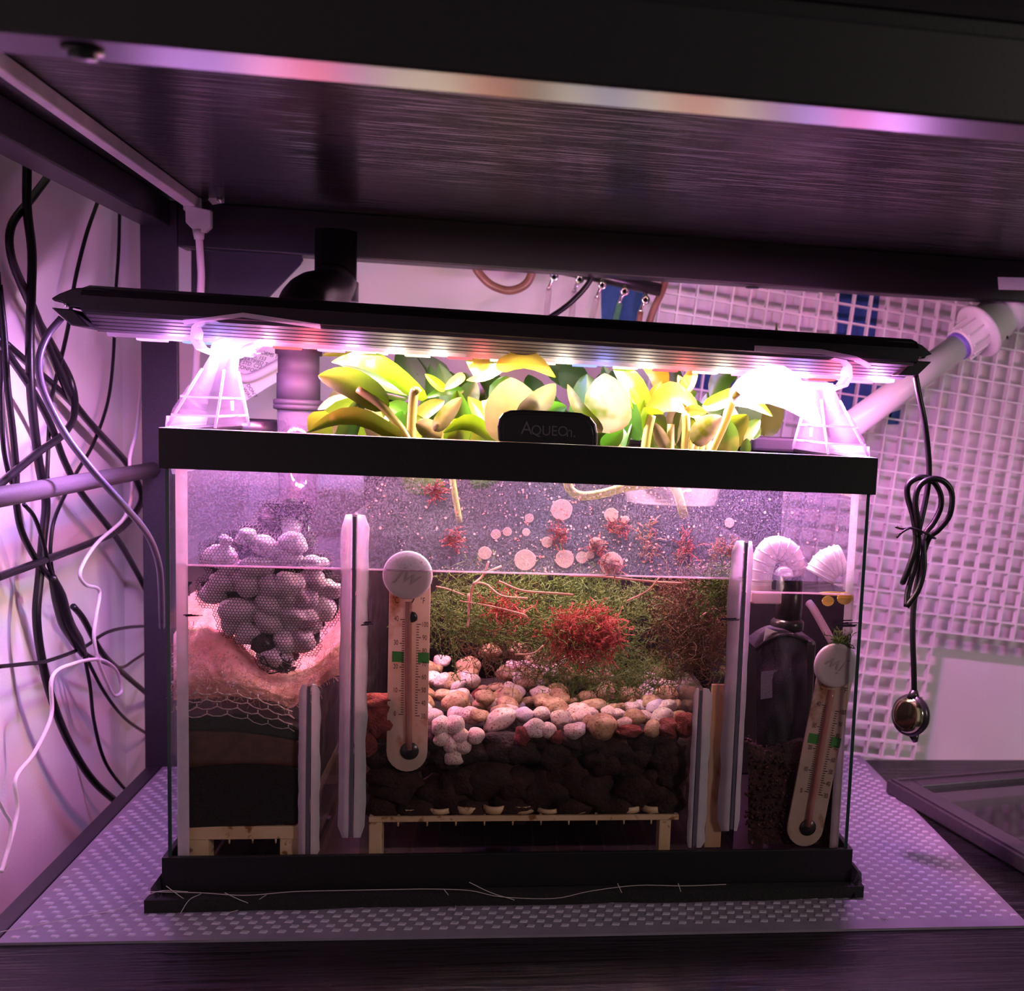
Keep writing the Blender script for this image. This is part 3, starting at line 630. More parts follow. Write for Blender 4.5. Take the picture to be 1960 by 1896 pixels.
def hexnet(mb, x0, x1, z0, z1, fy, side, r, sx=1.0):
    """honeycomb threads: every edge a slim three-sided prism laid on the surface y = fy(x, z)."""
    h = side*math.sqrt(3)
    def edge(a, b):
        ya, yb = fy(*a), fy(*b)
        if ya is None or yb is None: return
        A, B = Vector((a[0], ya, a[1])), Vector((b[0], yb, b[1])); T = (B-A)
        if T.length < 1e-6 or T.length > side*6: return
        T.normalize(); n1 = T.cross(Vector((0, 1, 0))); 
        if n1.length < .05: n1 = Vector((1, 0, 0))
        n1.normalize(); n2 = Vector((0, -1, 0))
        o = [n1*r, -n1*r, n2*r*1.2]
        mb.add([A+q for q in o]+[B+q for q in o], [(0, 1, 4, 3), (1, 2, 5, 4), (2, 0, 3, 5)])
    j = 0; z = z0
    while z < z1:
        x = x0+(j % 2)*h*sx/2
        while x < x1:
            t = (x, z+side); ur = (x+h*sx/2, z+side/2); lr = (x+h*sx/2, z-side/2); bt = (x, z-side)
            edge(t, ur); edge(ur, lr); edge(lr, bt)
            x += h*sx
        z += side*1.5; j += 1
nb = MB(); hexnet(nb, xs0, xs1, zs0, zs1, net_y, .00108, .00018)
bag = thing('net_bag', 'black nylon net bag stuffed with white stones in the left chamber', 'net bag', at(505, 1270, Y=.04))
stuff(obj('net', nb, M['net'], bag))
bk = MB(); rows = []
for j in range(0, gm-1):
    for i in range(0, gn-1):
        if all(H[min(gm-1, max(0, j+dj))][min(gn-1, max(0, i+di))] is not None for dj, di in ((0, 0), (1, 0), (0, 1), (1, 1))) or (all(ins[min(gm-1, max(0, j+dj))][min(gn-1, max(0, i+di))] for dj in (-3, 0, 3) for di in (-3, 0, 3))):
            c_ = [Vector((xs0+(xs1-xs0)*ii/(gn-1), .046+.006*noise.noise(Vector((ii*.1, jj*.1, 0))), zs0+(zs1-zs0)*jj/(gm-1))) for ii, jj in ((i, j), (i+1, j), (i+1, j+1), (i, j+1))]
            bk.add(c_, [(0, 1, 2, 3)], True)
obj('gap_shade_sheet', bk, M['net_dark'], bag)  # dark sheet added so the gaps between the stones look shaded
bh = MB()
tail = [(540, 1265), (560, 1275), (548, 1285), (520, 1280), (500, 1262), (530, 1255), (555, 1262), (545, 1282)]
for k in range(9): bh.tube([at(u+random.uniform(-9, 9), v+random.uniform(-7, 7), Y=.030+random.uniform(-.004, .004)) for u, v in random.sample(tail, 5)], .0005, 5, 4)
obj('gathered_end', bh, M['net'], bag)

# filter wool mound, foams and stand
XC0, XC1 = -gx+gt+.0015, at(575, 1400, Y=YI).x-.001
fw_ = MB(); rows = []
top = [(330, 1215), (360, 1205), (400, 1200), (440, 1215), (480, 1255), (520, 1290), (560, 1290), (600, 1265), (640, 1220), (662, 1200)]
bot = [(330, 1340), (360, 1338), (400, 1335), (440, 1332), (480, 1335), (520, 1342), (560, 1355), (585, 1330), (630, 1300), (650, 1290)]
def lerp_px(L, u):
    for a, b in zip(L, L[1:]):
        if a[0] <= u <= b[0]: return a[1]+(b[1]-a[1])*(u-a[0])/(b[0]-a[0])
    return L[-1][1]
for i in range(22):
    row = []
    for j in range(60):
        u = 332+(656-332)*j/59; k = i/21
        vt, vb = lerp_px(top, u), lerp_px(bot, u)
        v = vb+(vt-vb)*k
        Y = YI+.0055+.030*max(0, (k-.25)/.75)**1.5 + (.016 if u > 560 else 0)*min(1, (u-560)/60)+.0016*noise.noise(Vector((j*.33, i*.5, 1)))
        row.append(at(u, v, Y=Y))
    rows.append(row)
back = [q+Vector((0, .05, .012)) for q in rows[-1]]; rows.append(back); rows.append([Vector((q.x, .19, q.z)) for q in back])
fw_.sheet(rows)
wl = thing('filter_wool', 'pinkish brown mound of filter wool under the net bag', 'filter wool', at(480, 1340, Y=.05))
stuff(obj('wool', fw_, M['floss'], wl))
ft = MB()
for k in range(900):
    i = random.randint(0, 20); j = random.randint(1, 57); q = rows[i][j]; T = [q+Vector((random.gauss(0, .0010), -.0006+random.gauss(0, .0006), random.gauss(0, .0009)))]
    d = Vector((random.gauss(0, 1), random.gauss(-.1, .3), random.gauss(0, .6))).normalized()
    for s_ in range(3): d = (d+Vector((random.gauss(0, .5), random.gauss(0, .2), random.gauss(0, .5)))).normalized(); T.append(T[-1]+d*.0022)
    if min(t.y for t in T) < YI+.001: continue
    ft.tube(T, .00011, 3, 1, cap=False)
stuff(obj('loose_fibres', ft, M['root'], wl))
bb = MB()
for k in range(170):
    j = random.randint(0, 34); i = random.randint(0, 15); q = rows[i][j]; r = random.choice((.0004, .0005, .0007, .001))
    bb.ico((q.x, max(q.y-.001, YI+.0012), q.z), (r, r, r), 1, 0)
stuff(obj('air_bubbles', bb, clear('bubble', (.95, .9, .92), .25, (1, .85, .9), .12, .05), wl))
# white hex gutter mesh
gmm = MB()
def arc(u): return -((u-420)/130)**2*14
def gy(x, z): return YI+.0022
class _W:  # hex cells drawn along the curved band
    pass
hh = MB()
def hx(u, k):                                   # the band bends: k = 0 lower edge, 1 upper edge
    lo = 1378-9*math.sin(max(0, min(1, (u-330)/170))*math.pi)+(max(0, u-440)/130)**1.4*22
    hi = 1325-3*math.sin(max(0, min(1, (u-330)/200))*math.pi)+(max(0, u-440)/130)**1.3*34
    return lo+(hi-lo)*k
def hp(u, k): return at(u, hx(u, k), Y=YI+.0024)
hs = 39
for row in range(4):
    k0 = row/3.4
    n = 0; u = 318+(row % 2)*hs/2
    while u < 572:
        dk = .085
        A, B, C_, D = (u, k0+dk), (u+hs*.30, k0-dk*.2), (u+hs*.70, k0-dk*.2), (u+hs, k0+dk)
        E_ = (u+hs*.30, k0-dk*.2); 
        for a, b in ((A, B), (B, C_), (C_, D), (A, (u, k0+dk+.13)), ):
            if all(330 <= q[0] <= 570 for q in (a, b)): hh.tube([hp(*a), hp(*b)], .00036, 5, 1)
        u += hs
gap = MB()
p0 = hp(340, 0)
hexo = tag(obj('gutter_mesh', hh, M['mesh_white'], loc=(p0.x, YI, p0.z)), 'white hexagonal plastic mesh strip between filter wool and black foam', 'plastic mesh')
def foam(name, label, poly, mat_, y0, y1, nseg=1):
    pts = [at(u, v, Y=y0) for u, v in poly]
    for q in pts: q.x = min(max(q.x, XC0), XC1)
    return tag(obj(name, MB().prism(pts, (0, y1-y0, 0)), mat_, bevel=.0015, loc=(sum(q.x for q in pts)/len(pts), (y0+y1)/2, min(q.z for q in pts))), label, 'foam')
foam('filter_foam', 'thin black foam sheet curving just below the white hexagonal mesh', [(320, 1372), (380, 1370), (460, 1366), (520, 1374), (580, 1392), (580, 1418), (520, 1408), (460, 1400), (380, 1398), (320, 1400)], M['foam_black'], YI+.0022, .19)
foam('filter_foam', 'reddish brown stained foam layer between two black foam layers', [(320, 1401), (380, 1399), (460, 1401), (520, 1409), (580, 1419), (580, 1468), (460, 1462), (380, 1468), (320, 1475)], M['foam_red'], YI+.003, .19)
foam('filter_foam', 'thick black foam block standing on the small cream rack at left', [(320, 1490), (350, 1472), (420, 1463), (520, 1463), (580, 1469), (580, 1577), (520, 1580), (430, 1582), (360, 1586), (352, 1575), (340, 1560), (320, 1545)], M['foam_black'], YI+.0024, .19)
FLOOR = Z0+.0078
def rack(label, u0, u1, v0, v1, slope_v, pegs, legs, cups, xlo, xhi):
    a, b = at(u0, v0, Y=.010), at(u1, v0+slope_v, Y=.010); zt = (a.z+b.z)/2; zb = at((u0+u1)/2, (v0+v1)/2+ (v1-v0)/2, Y=.010).z
    x0, x1 = max(a.x, xlo), min(b.x, xhi); y1 = .195; h = zt-zb
    t = thing('cream_rack', label, 'rack', ((x0+x1)/2, .1, FLOOR))
    obj('top_frame', MB().box((x0, .010, zb), (x1, .0125, zt)).box((x0, y1-.0025, zb), (x1, y1, zt)).box((x0, .0126, zb), (x0+.0025, y1-.0026, zt)).box((x1-.0025, .0126, zb), (x1, y1-.0026, zt)), M['tan_plastic'], t, .0003)
    n = pegs
    for k in range(1, n):
        x = x0+(x1-x0)*k/n; obj('slat', MB().box((x-.0007, .0126, zb), (x+.0007, y1-.0026, zt-.0004)), M['tan_plastic'], t)
    for k in range(1, n):
        x = x0+(x1-x0)*k/n; obj('peg', MB().tube([(x, .0115, zb), (x, .0115, zb-.003)], [.0007, .0005], 6, 1), M['tan_plastic'], t)
    for (xa, xb) in legs:
        q, r = at(xa, v1, Y=.010).x, at(xb, v1, Y=.010).x
        q = min(max(q, xlo), xhi); r = min(max(r, xlo), xhi)
        for y in (.011, y1-.016):
            obj('leg', MB().box((q, y, FLOOR), (r, y+.014, zb-.0002)), M['tan_plastic'], t, .0004)
    for (u, wd, hv) in cups:
        P = at(u, v0, Y=.022); r = wd/2*pxm(P)
        obj('cup', MB().lathe([(r, 0), (r, hv*pxm(P)), (r*.82, hv*pxm(P)), (r*.82, .001)], (P.x, .0128+r, zt+.0001), 'z', 20), M['tan_plastic'], t)
    return t
XD1a, XD1b = at(588, 1500, Y=YI).x, at(675, 1500, Y=YI).x
rack('small cream rack on the tank floor under the left black foam', 340, 575, 1583, 1606, -3, 5, [(346, 398), (535, 575)], [], XC0, XC1-.0002)
rack('long cream rack on the tank floor under the red lava rocks', 706, 1299, 1556, 1571, 10, 11, [(706, 731), (1263, 1285)], [(787, 46, 10), (842, 46, 10), (895, 47, 14), (947, 46, 14), (999, 46, 14), (1050, 47, 8), (1102, 46, 10), (1202, 46, 11), (1248, 44, 12)], -.096, .101)

# ------------------------------------------------------------------ middle chamber
kp = [mesh_of('pebble', MB().ico((0, 0, 0), (1, 1, 1), 3, .26, 1.1, 20+k), None) for k in range(6)]
def stone_obj(name, base, m, P, r, label, cat, group, rz=0):
    o = bpy.data.objects.new(name, base); COL.objects.link(o); o.location = P; o.scale = r; o.rotation_euler = (random.uniform(-.3, .3), rz, random.uniform(-3, 3)*0)
    if not base.materials: base.materials.append(m)
    o.material_slots[0].link = 'OBJECT'; o.material_slots[0].material = m
    tag(o, label, cat, group); return o
P_ = 500/1960
peb = [(85,270,75,60,1),(245,270,75,50,1),(380,215,70,55,1),(370,150,80,45,1),(520,150,75,80,1),(215,200,55,45,3),(170,350,100,65,0),(60,345,75,60,0),(380,378,130,75,0),(560,345,70,58,2),(490,265,80,38,2),(340,275,70,48,0),(710,250,90,55,1),(590,255,60,45,1),(690,340,70,55,0),(840,380,80,75,0),(940,460,85,60,0),(640,450,90,70,0),(745,460,60,62,0),(980,365,75,45,0),(950,300,80,42,0),(1080,285,120,62,1),(920,250,60,35,1),(1030,220,90,40,1),(1150,430,110,100,1),(1050,395,50,50,1),(1255,345,75,45,0),(1310,400,60,36,0),(1450,290,70,55,2),(1560,305,90,65,2),(1470,360,75,48,0),(1370,350,50,50,0),(1525,450,65,65,1),(1640,225,50,55,1),(1710,280,40,55,1),(1380,270,45,45,1),(200,500,65,65,0),(40,420,72,72,0),(90,500,60,55,0),(100,570,65,70,0),(10,560,70,95,0),(30,660,75,65,0),(-60,430,70,80,0),(-110,360,60,60,0),(-60,520,60,60,0),(160,100,70,45,1),(150,40,55,45,1),(250,170,60,40,1),(840,180,50,60,1),(760,190,50,45,1),(1170,220,70,40,1),(1290,290,45,40,1),(460,310,60,45,0),(120,230,60,45,0),(1590,370,50,40,0),(1230,300,50,40,1)]
tones = {0: ('pebble', 'speckled white pebble among the lit pebbles on the lava rock', 'white pebbles in the middle chamber'),
         1: ('pebble_tan', 'tan pebble in the pebble layer of the middle chamber', 'tan pebbles in the middle chamber'),
         2: ('pebble_lilac', 'lilac smooth pebble on top of the pebble layer', 'lilac pebbles in the middle chamber')}
for k, (x, y, a, b, tn) in enumerate(peb):
    u, v = 860+x*P_, 1280+y*P_
    if v > 1386: Y = YI+.0035+b*P_*.00032*.8
    else: Y = YI+.010+(1386-v)*.0016
    Y = min(Y, .18); P = at(u, v, Y=Y); s9 = pxm(P); ra, rb = a*P_*s9*1.06, b*P_*s9*1.06; ry = (ra+rb)/2*.9
    P.y = max(P.y, YI+.002+ry); P = at(u, v, Y=P.y)
    if tn == 3: stone_obj('lava_rock', kp[k % 6], M['lava_red'], P, (ra, ry, rb), 'small red lava rock poking out of the white pebbles at the back', 'rock', None)
    else:
        lab, grp = tones[tn][1], tones[tn][2]
        if tn == 0 and x < 115 and y > 395: lab, grp = 'white pebble in the pile sliding down beside the left thermometer', 'white pebbles beside the left thermometer'
        elif tn == 0 and y > 395: lab, grp = 'white pebble on the front edge of the bed, above the dark lava rocks', 'white pebbles on the front edge'
        elif tn == 1 and y < 235: lab, grp = 'tan pebble at the back of the bed, just below the moss', 'tan pebbles below the moss'
        if tn == 2: lab, grp = {560: 'round lilac pebble left of centre on the pebble bed', 490: 'flat lilac pebble behind the round lilac one', 1450: 'lilac pebble at the right end of the bed, left one of two'}.get(x, 'long lilac pebble at the right end of the bed by the low divider'), None
        stone_obj('pebble', kp[k % 6], M[tones[tn][0]], P, (ra, ry, rb), lab, 'pebble', grp, random.uniform(-.4, .4))
rg = random.Random(5)
for k in range(95):
    x = rg.uniform(-.072, .100); y = rg.uniform(.030, .190); z = .1035+.012*max(0, (y-.06)/.13)*max(0, 1-abs(x+.01)/.09)+rg.uniform(-.001, .002); r = rg.uniform(.0050, .0090)
    tn = rg.choice((0, 0, 1, 1, 1))
    stone_obj('pebble', kp[k % 6], M[tones[tn][0]], Vector((x, y, z)), (r, r*rg.uniform(.8, 1.1), r*rg.uniform(.6, .85)), ('small white pebble' if tn == 0 else 'small tan pebble')+' filling the bed behind the front pebbles', 'pebble', ('white' if tn == 0 else 'tan')+' pebbles filling the bed', rg.uniform(-.4, .4))
# lava rocks: the dark heap between rack and pebbles, and a few lit red ones
lv = [mesh_of('lava_rock', MB().ico((0, 0, 0), (1, 1, 1), 3, .42, 1.7, 40+k), None) for k in range(5)]
XM0, XM1 = at(700, 1450, Y=.02).x+.002, at(1318, 1450, Y=.02).x-.002
dark = [(760,1500,50,44),(850,1520,50,42),(940,1475,80,70),(1040,1500,60,50),(1060,1440,40,36),(1130,1500,60,56),(1143,1452,26,24),(1200,1468,26,20),(1240,1500,50,46),(1270,1440,40,36),(1290,1530,36,30),(740,1450,34,30),(1000,1430,44,34),(900,1432,40,30),(1090,1538,46,30),(985,1540,46,30),(1180,1540,46,30),(720,1540,30,30),(1170,1425,46,34),(1235,1415,36,28),(1095,1412,34,28),(1215,1445,30,26),(800,1545,44,28),(895,1545,40,28),(860,1440,44,34),(960,1425,40,30),(1030,1410,30,24),(1130,1415,34,26),(1160,1455,40,34),(1290,1470,36,40),(1215,1500,44,40),(1085,1480,44,40),(985,1500,40,36),(880,1490,44,36),(790,1440,36,34),(720,1480,40,36),(1265,1410,30,26),(840,1410,34,26)]
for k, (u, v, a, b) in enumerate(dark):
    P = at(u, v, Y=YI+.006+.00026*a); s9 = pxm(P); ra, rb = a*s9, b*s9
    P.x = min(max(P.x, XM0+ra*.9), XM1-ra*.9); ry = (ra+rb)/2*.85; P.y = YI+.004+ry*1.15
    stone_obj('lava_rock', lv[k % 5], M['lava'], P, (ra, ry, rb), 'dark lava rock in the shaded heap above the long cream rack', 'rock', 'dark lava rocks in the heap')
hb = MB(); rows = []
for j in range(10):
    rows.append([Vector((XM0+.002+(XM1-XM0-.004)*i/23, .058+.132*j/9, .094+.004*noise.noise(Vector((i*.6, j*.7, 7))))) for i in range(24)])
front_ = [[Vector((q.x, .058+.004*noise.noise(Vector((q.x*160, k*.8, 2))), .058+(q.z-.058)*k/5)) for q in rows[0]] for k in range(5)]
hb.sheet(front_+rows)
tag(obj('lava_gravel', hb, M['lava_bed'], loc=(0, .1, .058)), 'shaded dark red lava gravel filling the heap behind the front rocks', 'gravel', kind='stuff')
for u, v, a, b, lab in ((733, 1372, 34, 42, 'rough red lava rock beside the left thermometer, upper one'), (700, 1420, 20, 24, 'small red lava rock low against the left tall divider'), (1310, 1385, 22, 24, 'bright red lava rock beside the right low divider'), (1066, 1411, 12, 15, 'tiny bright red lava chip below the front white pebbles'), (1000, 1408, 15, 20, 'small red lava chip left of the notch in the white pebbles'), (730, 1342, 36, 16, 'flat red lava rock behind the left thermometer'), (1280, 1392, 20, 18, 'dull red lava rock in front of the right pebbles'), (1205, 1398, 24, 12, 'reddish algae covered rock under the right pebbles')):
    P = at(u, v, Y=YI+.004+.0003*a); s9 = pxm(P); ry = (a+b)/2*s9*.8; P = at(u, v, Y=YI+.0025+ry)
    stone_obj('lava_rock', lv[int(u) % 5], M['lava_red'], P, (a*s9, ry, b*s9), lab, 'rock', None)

def strands(mb, c, rad, n, steps, step, r, dirbias=(0, 0, 0), fuzz=2, flen=.0018, wander=.55, clampy=True):
    for k in range(n):
        while True:
            q = Vector((random.uniform(-1, 1), random.uniform(-1, 1), random.uniform(-1, 1)))
            if q.length < 1: break
        P = Vector(c)+Vector((q.x*rad[0], q.y*rad[1], q.z*rad[2])); d = Vector((random.gauss(0, 1), random.gauss(0, .6), random.gauss(0, .8))).normalized()
        T = [P]
        for s_ in range(steps):
            d = (d+Vector((random.gauss(0, wander), random.gauss(0, wander*.6), random.gauss(0, wander)))+Vector(dirbias)*.3).normalized()
            nq = T[-1]+d*step
            if clampy: nq.y = max(nq.y, YI+.0015)
            T.append(nq)
            for f in range(fuzz):
                e = Vector((random.gauss(0, 1), random.gauss(0, 1), random.gauss(0, 1))).normalized()*flen; w_ = d.cross(e).normalized()*r*1.3 if d.cross(e).length > 1e-9 else Vector((r, 0, 0))
                if clampy and (nq+e).y < YI+.001: continue
                mb.add([nq-w_, nq+w_, nq+e], [(0, 1, 2)])
        mb.tube(T, r, 3, 1, cap=False)
def clump(name, label, cat, m, spec, u, v, Y, ru, rv, ry):
    P = at(u, v, Y=Y); s9 = pxm(P); mb = MB()
    strands(mb, P, (ru*s9, ry, rv*s9), *spec)
    return tag(obj(name, mb, m, loc=P), label, cat, kind='stuff')
clump('moss_clump', 'tangled dark green moss under the water line behind the red algae', 'moss', M['moss'], (900, 9, .0032, .00022), 1080, 1165, .085, 225, 62, .06)
clump('moss_clump', 'bright green feathery moss fronds right of the left thermometer', 'moss', M['moss'], (150, 10, .0034, .00026, (.6, 0, -.2), 4), 880, 1170, .045, 70, 62, .03)
clump('moss_clump', 'dark olive moss mass hanging low above the tan pebbles', 'moss', M['moss'], (700, 9, .0030, .00022, (0, 0, -.4)), 1160, 1285, .115, 150, 50, .05)
clump('moss_clump', 'brown rusty moss hanging beside the right tall divider', 'moss', M['moss_brown'], (700, 9, .0030, .00024), 1325, 1190, .05, 62, 95, .035)
clump('moss_clump', 'dull brown moss fringe in the middle of the water behind the pebbles', 'moss', M['moss_brown'], (420, 8, .003, .0002), 985, 1215, .10, 110, 70, .04)
clump('moss_clump', 'fresh green moss tuft at the water line by the right tall divider', 'moss', M['moss'], (110, 8, .003, .0003), 1372, 1125, .018, 24, 30, .006)
clump('algae_clump', 'bright red algae clump floating in the middle of the water', 'algae', M['algae_red'], (620, 7, .0019, .00022, (0, 0, 0), 5, .0011), 1120, 1215, .035, 72, 50, .010)
clump('algae_clump', 'small red algae wisp just left of the large red clump', 'algae', M['algae_red'], (60, 7, .0024, .0003), 965, 1165, .03, 38, 20, .006)
clump('algae_tuft', 'small green algae tuft on top of the right suction cup', 'algae', M['moss'], (60, 6, .0016, .0003), 1610, 1228, .012, 13, 10, .002)
# loose pale roots crossing the water
rb_ = MB()
for pth in ([(900, 1165), (905, 1120), (930, 1118), (960, 1140), (1010, 1145)], [(897, 1135), (897, 1180), (895, 1200)], [(955, 1112), (1000, 1130), (1060, 1135), (1097, 1138)], [(1090, 1101), (1160, 1104), (1240, 1112), (1305, 1116)], [(905, 1118), (925, 1100), (935, 1075)], [(925, 1098), (960, 1083)], [(880, 1150), (940, 1160), (1000, 1175), (1010, 1182)], [(1200, 1150), (1240, 1130), (1262, 1105)], [(985, 1252), (1020, 1250), (1040, 1235)], [(890, 1140), (860, 1128), (835, 1122)], [(1340, 1180), (1365, 1165), (1385, 1170)]):
    rb_.tube([at(u, v, Y=.014+random.uniform(0, .01)) for u, v in pth], random.choice((.0005, .0007)), 6, 5)
tag(obj('trailing_roots', rb_, M['root'], loc=at(1000, 1140, Y=.015)), 'thin pinkish roots trailing across the water just below the surface', 'roots', kind='stuff')

# debris and floating leaves stuck to the front pane above the water
for k, (u, v, r) in enumerate([(1075, 975, 20), (1005, 1071, 20), (1081, 1069, 17), (1170, 1078, 22), (1114, 1066, 11), (928, 1058, 12), (949, 1022, 9), (1013, 991, 8), (1047, 1037, 10), (1170, 985, 13), (1141, 1041, 13), (1007, 1018, 7), (971, 1017, 8), (1396, 1000, 9), (1197, 994, 7), (1130, 1062, 7)]):
    P = at(u, v, Y=YI+.0012); r *= pxm(P); m = MB(); n = 18
    pts = [P+Vector((math.cos(2*math.pi*i/n)*r*(1+.1*noise.noise(Vector((i*.6, k, 0)))), 0, math.sin(2*math.pi*i/n)*r*(1+.1*noise.noise(Vector((i*.6, k, 4)))))) for i in range(n)]
    m.prism(pts, (0, .0004, 0))
    m.tube([q+Vector((0, -.0001, 0)) for q in pts+pts[:1]], .00022, 4, 1)
    for j in range(4): m.tube([P+Vector((0, -.0002, 0)), pts[(j*5+k) % n]+Vector((0, -.0001, 0))], .00013, 3, 1)
    where = ['high at centre, the uppermost large one', 'at the water line, left one of two large ones', 'at the water line, right one of two large ones', 'at the water line under the red clump', 'squeezed beside the right large one at the water line', 'small one right of the left thermometer', 'small one above the left large one', 'small one in the middle left of the red string', 'small one right of the red string', 'right of the uppermost large one', 'just left of the reddish clump', 'tiny one left of the red string', 'tiny one farthest left in the middle row', 'near the top right by the right chamber', 'tiny one under the upper right floater', 'tiny one between the right large floater and the clump'][k]
    tag(obj('floating_leaf', m, M['float_leaf'], loc=P), 'round floater leaf on the pane, '+where, 'leaf', 'round floater leaves on the front pane')
for k, (u, v, ru, rv, lab) in enumerate([(868, 1030, 11, 20, 'red debris clot on the glass above the left thermometer'), (1240, 1032, 24, 38, 'largest reddish brown debris clump on the glass right of centre'), (1314, 1042, 22, 26, 'red debris clump on the glass near the right tall divider'), (1070, 1020, 14, 30, 'ragged red debris string under the round leaf at centre'), (1140, 1045, 12, 14, 'small red debris clot left of the largest clump'), (1172, 1085, 22, 16, 'red debris draped over a round leaf at the water line'), (836, 938, 10, 10, 'tiny red debris speck high under the rim at left'), (1185, 1010, 26, 14, 'thin branching red debris right of the centre leaf'), (1385, 1050, 28, 10, 'red twig-like debris reaching the right divider top')]):
    P = at(u, v, Y=YI+.0028); s9 = pxm(P); mb = MB(); strands(mb, P, (ru*s9, .0010, rv*s9), 34, 5, .0015, .00035, (0, 0, 0), 3, .0010)
    tag(obj('debris_clump', mb, M['algae_red'] if k not in (1, 8) else pbr('rust_debris', (.36, .10, .05), (.52, .24, .14), rough=.7, nscale=200, trans=.3), loc=P), lab, 'debris', kind='stuff')
sp = MB()
for k in range(700):
    u = random.triangular(660, 1640, 1150); v = random.uniform(905, 1095)
    P = at(u, v, Y=YI+.0008); r = random.choice((.0003, .0004, .0005, .0008)); a = random.uniform(0, 6)
    sp.add([P+Vector((math.cos(a+t)*r*random.uniform(.5, 1.4), random.uniform(-.0002, .0002), math.sin(a+t)*r*random.uniform(.5, 1.4))) for t in (0, 1.3, 2.6, 3.9, 5.2)], [(0, 1, 2, 3, 4)])
tag(obj('debris_specks', sp, pbr('pink_specks', (.62, .20, .18), (.75, .50, .52), rough=.6, nscale=120, trans=.4), loc=at(1100, 1000, Y=YI)), 'tiny pink specks scattered over the inside of the front pane', 'debris', kind='stuff')

# thermometers
def thermometer(label, cu, cv, ang, k, Y, cuprot, length):
    C = at(cu, cv, Y=Y); s9 = pxm(C)*k
    # local axes measured in the plane of the pane
    ex = (at(cu+10, cv, Y=Y)-C).normalized(); ez = Vector((0, 0, 1)); ex = Vector((1, 0, -.03)).normalized()
    ca, sa = math.cos(ang), math.sin(ang); EX = ex*ca+ez*sa; EZ = ez*ca-ex*sa
    def L(a, b, d=0): return C+EX*(a*s9)-EZ*(b*s9)+Vector((0, d, 0))
    t = thing('thermometer', label, 'thermometer', C)
    ol = [(-33, -10), (-24, -34), (0, -44), (26, -36), (44, -14)] + [(44, 330)] + [(5+39*math.cos(a), length-40+40*math.sin(a)) for a in [math.pi*i/12 for i in range(13)]] + [(-34, 330)]
    ol = [(a-1, b) for a, b in ol if True]
    obj('strip', MB().prism([L(a, b, .0022) for a, b in ol], (0, .0018, 0)), M['thermo'], t, .0003)
    obj('glass_tube', MB().tube([L(3, 52, .0018), L(3, 120, .0018), L(5, 220, .0018), L(8, length-45, .0018)], 6.5*s9, 12, 3), M['thermo_tube'], t)
    obj('weight', MB().lathe([(18*s9, 0), (17*s9, -.0006), (0, -.0008)], L(9, length-42, .0021), 'y', 24), M['gloss_black'], t)
    if k == 1: obj('float_plug', MB().ico(L(9, 81, .0012), (12*s9, .0012, 11*s9), 2, .1).tube([L(9, 74, .0012), L(6, 60, .0012), L(13, 45, .0012)], .0004, 5, 3), M['gloss_black'], t)
    for a0, a1 in ((-27, -5), (22, 43)): obj('comfort_mark', MB().prism([L(a0, 150, .0020), L(a1, 150, .0020), L(a1, 171, .0020), L(a0, 171, .0020)], (0, .0001, 0)), M['green_mark'], t)
    sc = MB()
    for i in range(41):
        b = 87+(274-87)*i/40; ln = 9 if i % 10 == 0 else 5
        sc.prism([L(-4-ln, b-.7, .0018), L(-4, b-.7, .0018), L(-4, b+.7, .0018), L(-4-ln, b+.7, .0018)], (0, .0001, 0))
    for i in range(36):
        b = 95+(276-95)*i/35; ln = 9 if i % 5 == 0 else 5
        sc.prism([L(18, b-.7, .0018), L(18+ln, b-.7, .0018), L(18+ln, b+.7, .0018), L(18, b+.7, .0018)], (0, .0001, 0))
    fs = 14*s9
    for n_, tx_ in enumerate(('40', '30', '20', '10', '0')): text_mb(sc, tx_, fs, L(-20, 86+46.8*n_, .0017), EX, EZ, wx=.62)
    for n_, tx_ in enumerate(('100', '90', '80', '70', '60', '50', '40', '30')): text_mb(sc, tx_, fs, L(34, 95+25.9*n_, .0017), EX, EZ, wx=.62)
    text_mb(sc, '°C', fs*1.25, L(-22, 50, .0017), EX, EZ, wx=.6); text_mb(sc, '°F', fs*1.25, L(29, 49, .0017), EX, EZ, wx=.6)
    obj('printed_scale', sc, M['ink'], t)
    cupo = obj('suction_cup', MB().lathe([(47*s9, .0016), (46*s9, .0004), (43*s9, -.0002), (36*s9, -.0001), (33*s9, .0001), (0, .0000)], C, 'y', 36), M['cup'], t)
    e2 = EX*math.cos(cuprot)+EZ*math.sin(cuprot); z2 = EZ*math.cos(cuprot)-EX*math.sin(cuprot)
    tj = MB(); text_mb(tj, 'jw', 44*s9, C+Vector((0, -.00035, 0)), e2, z2, shear=.3)
    obj('embossed_mark', tj, pbr('cup_emboss', (.50, .42, .46), rough=.3, trans=.2), cupo)
thermometer('stained floating thermometer with suction cup inside the front pane, left of the moss', 780, 1101, 0, 1, YI+.0012, -.3, 389)
thermometer('tilted thermometer with suction cup in the lower right corner of the tank', 1601, 1274, -.135, .93, YI+.0012, 2.9, 392)

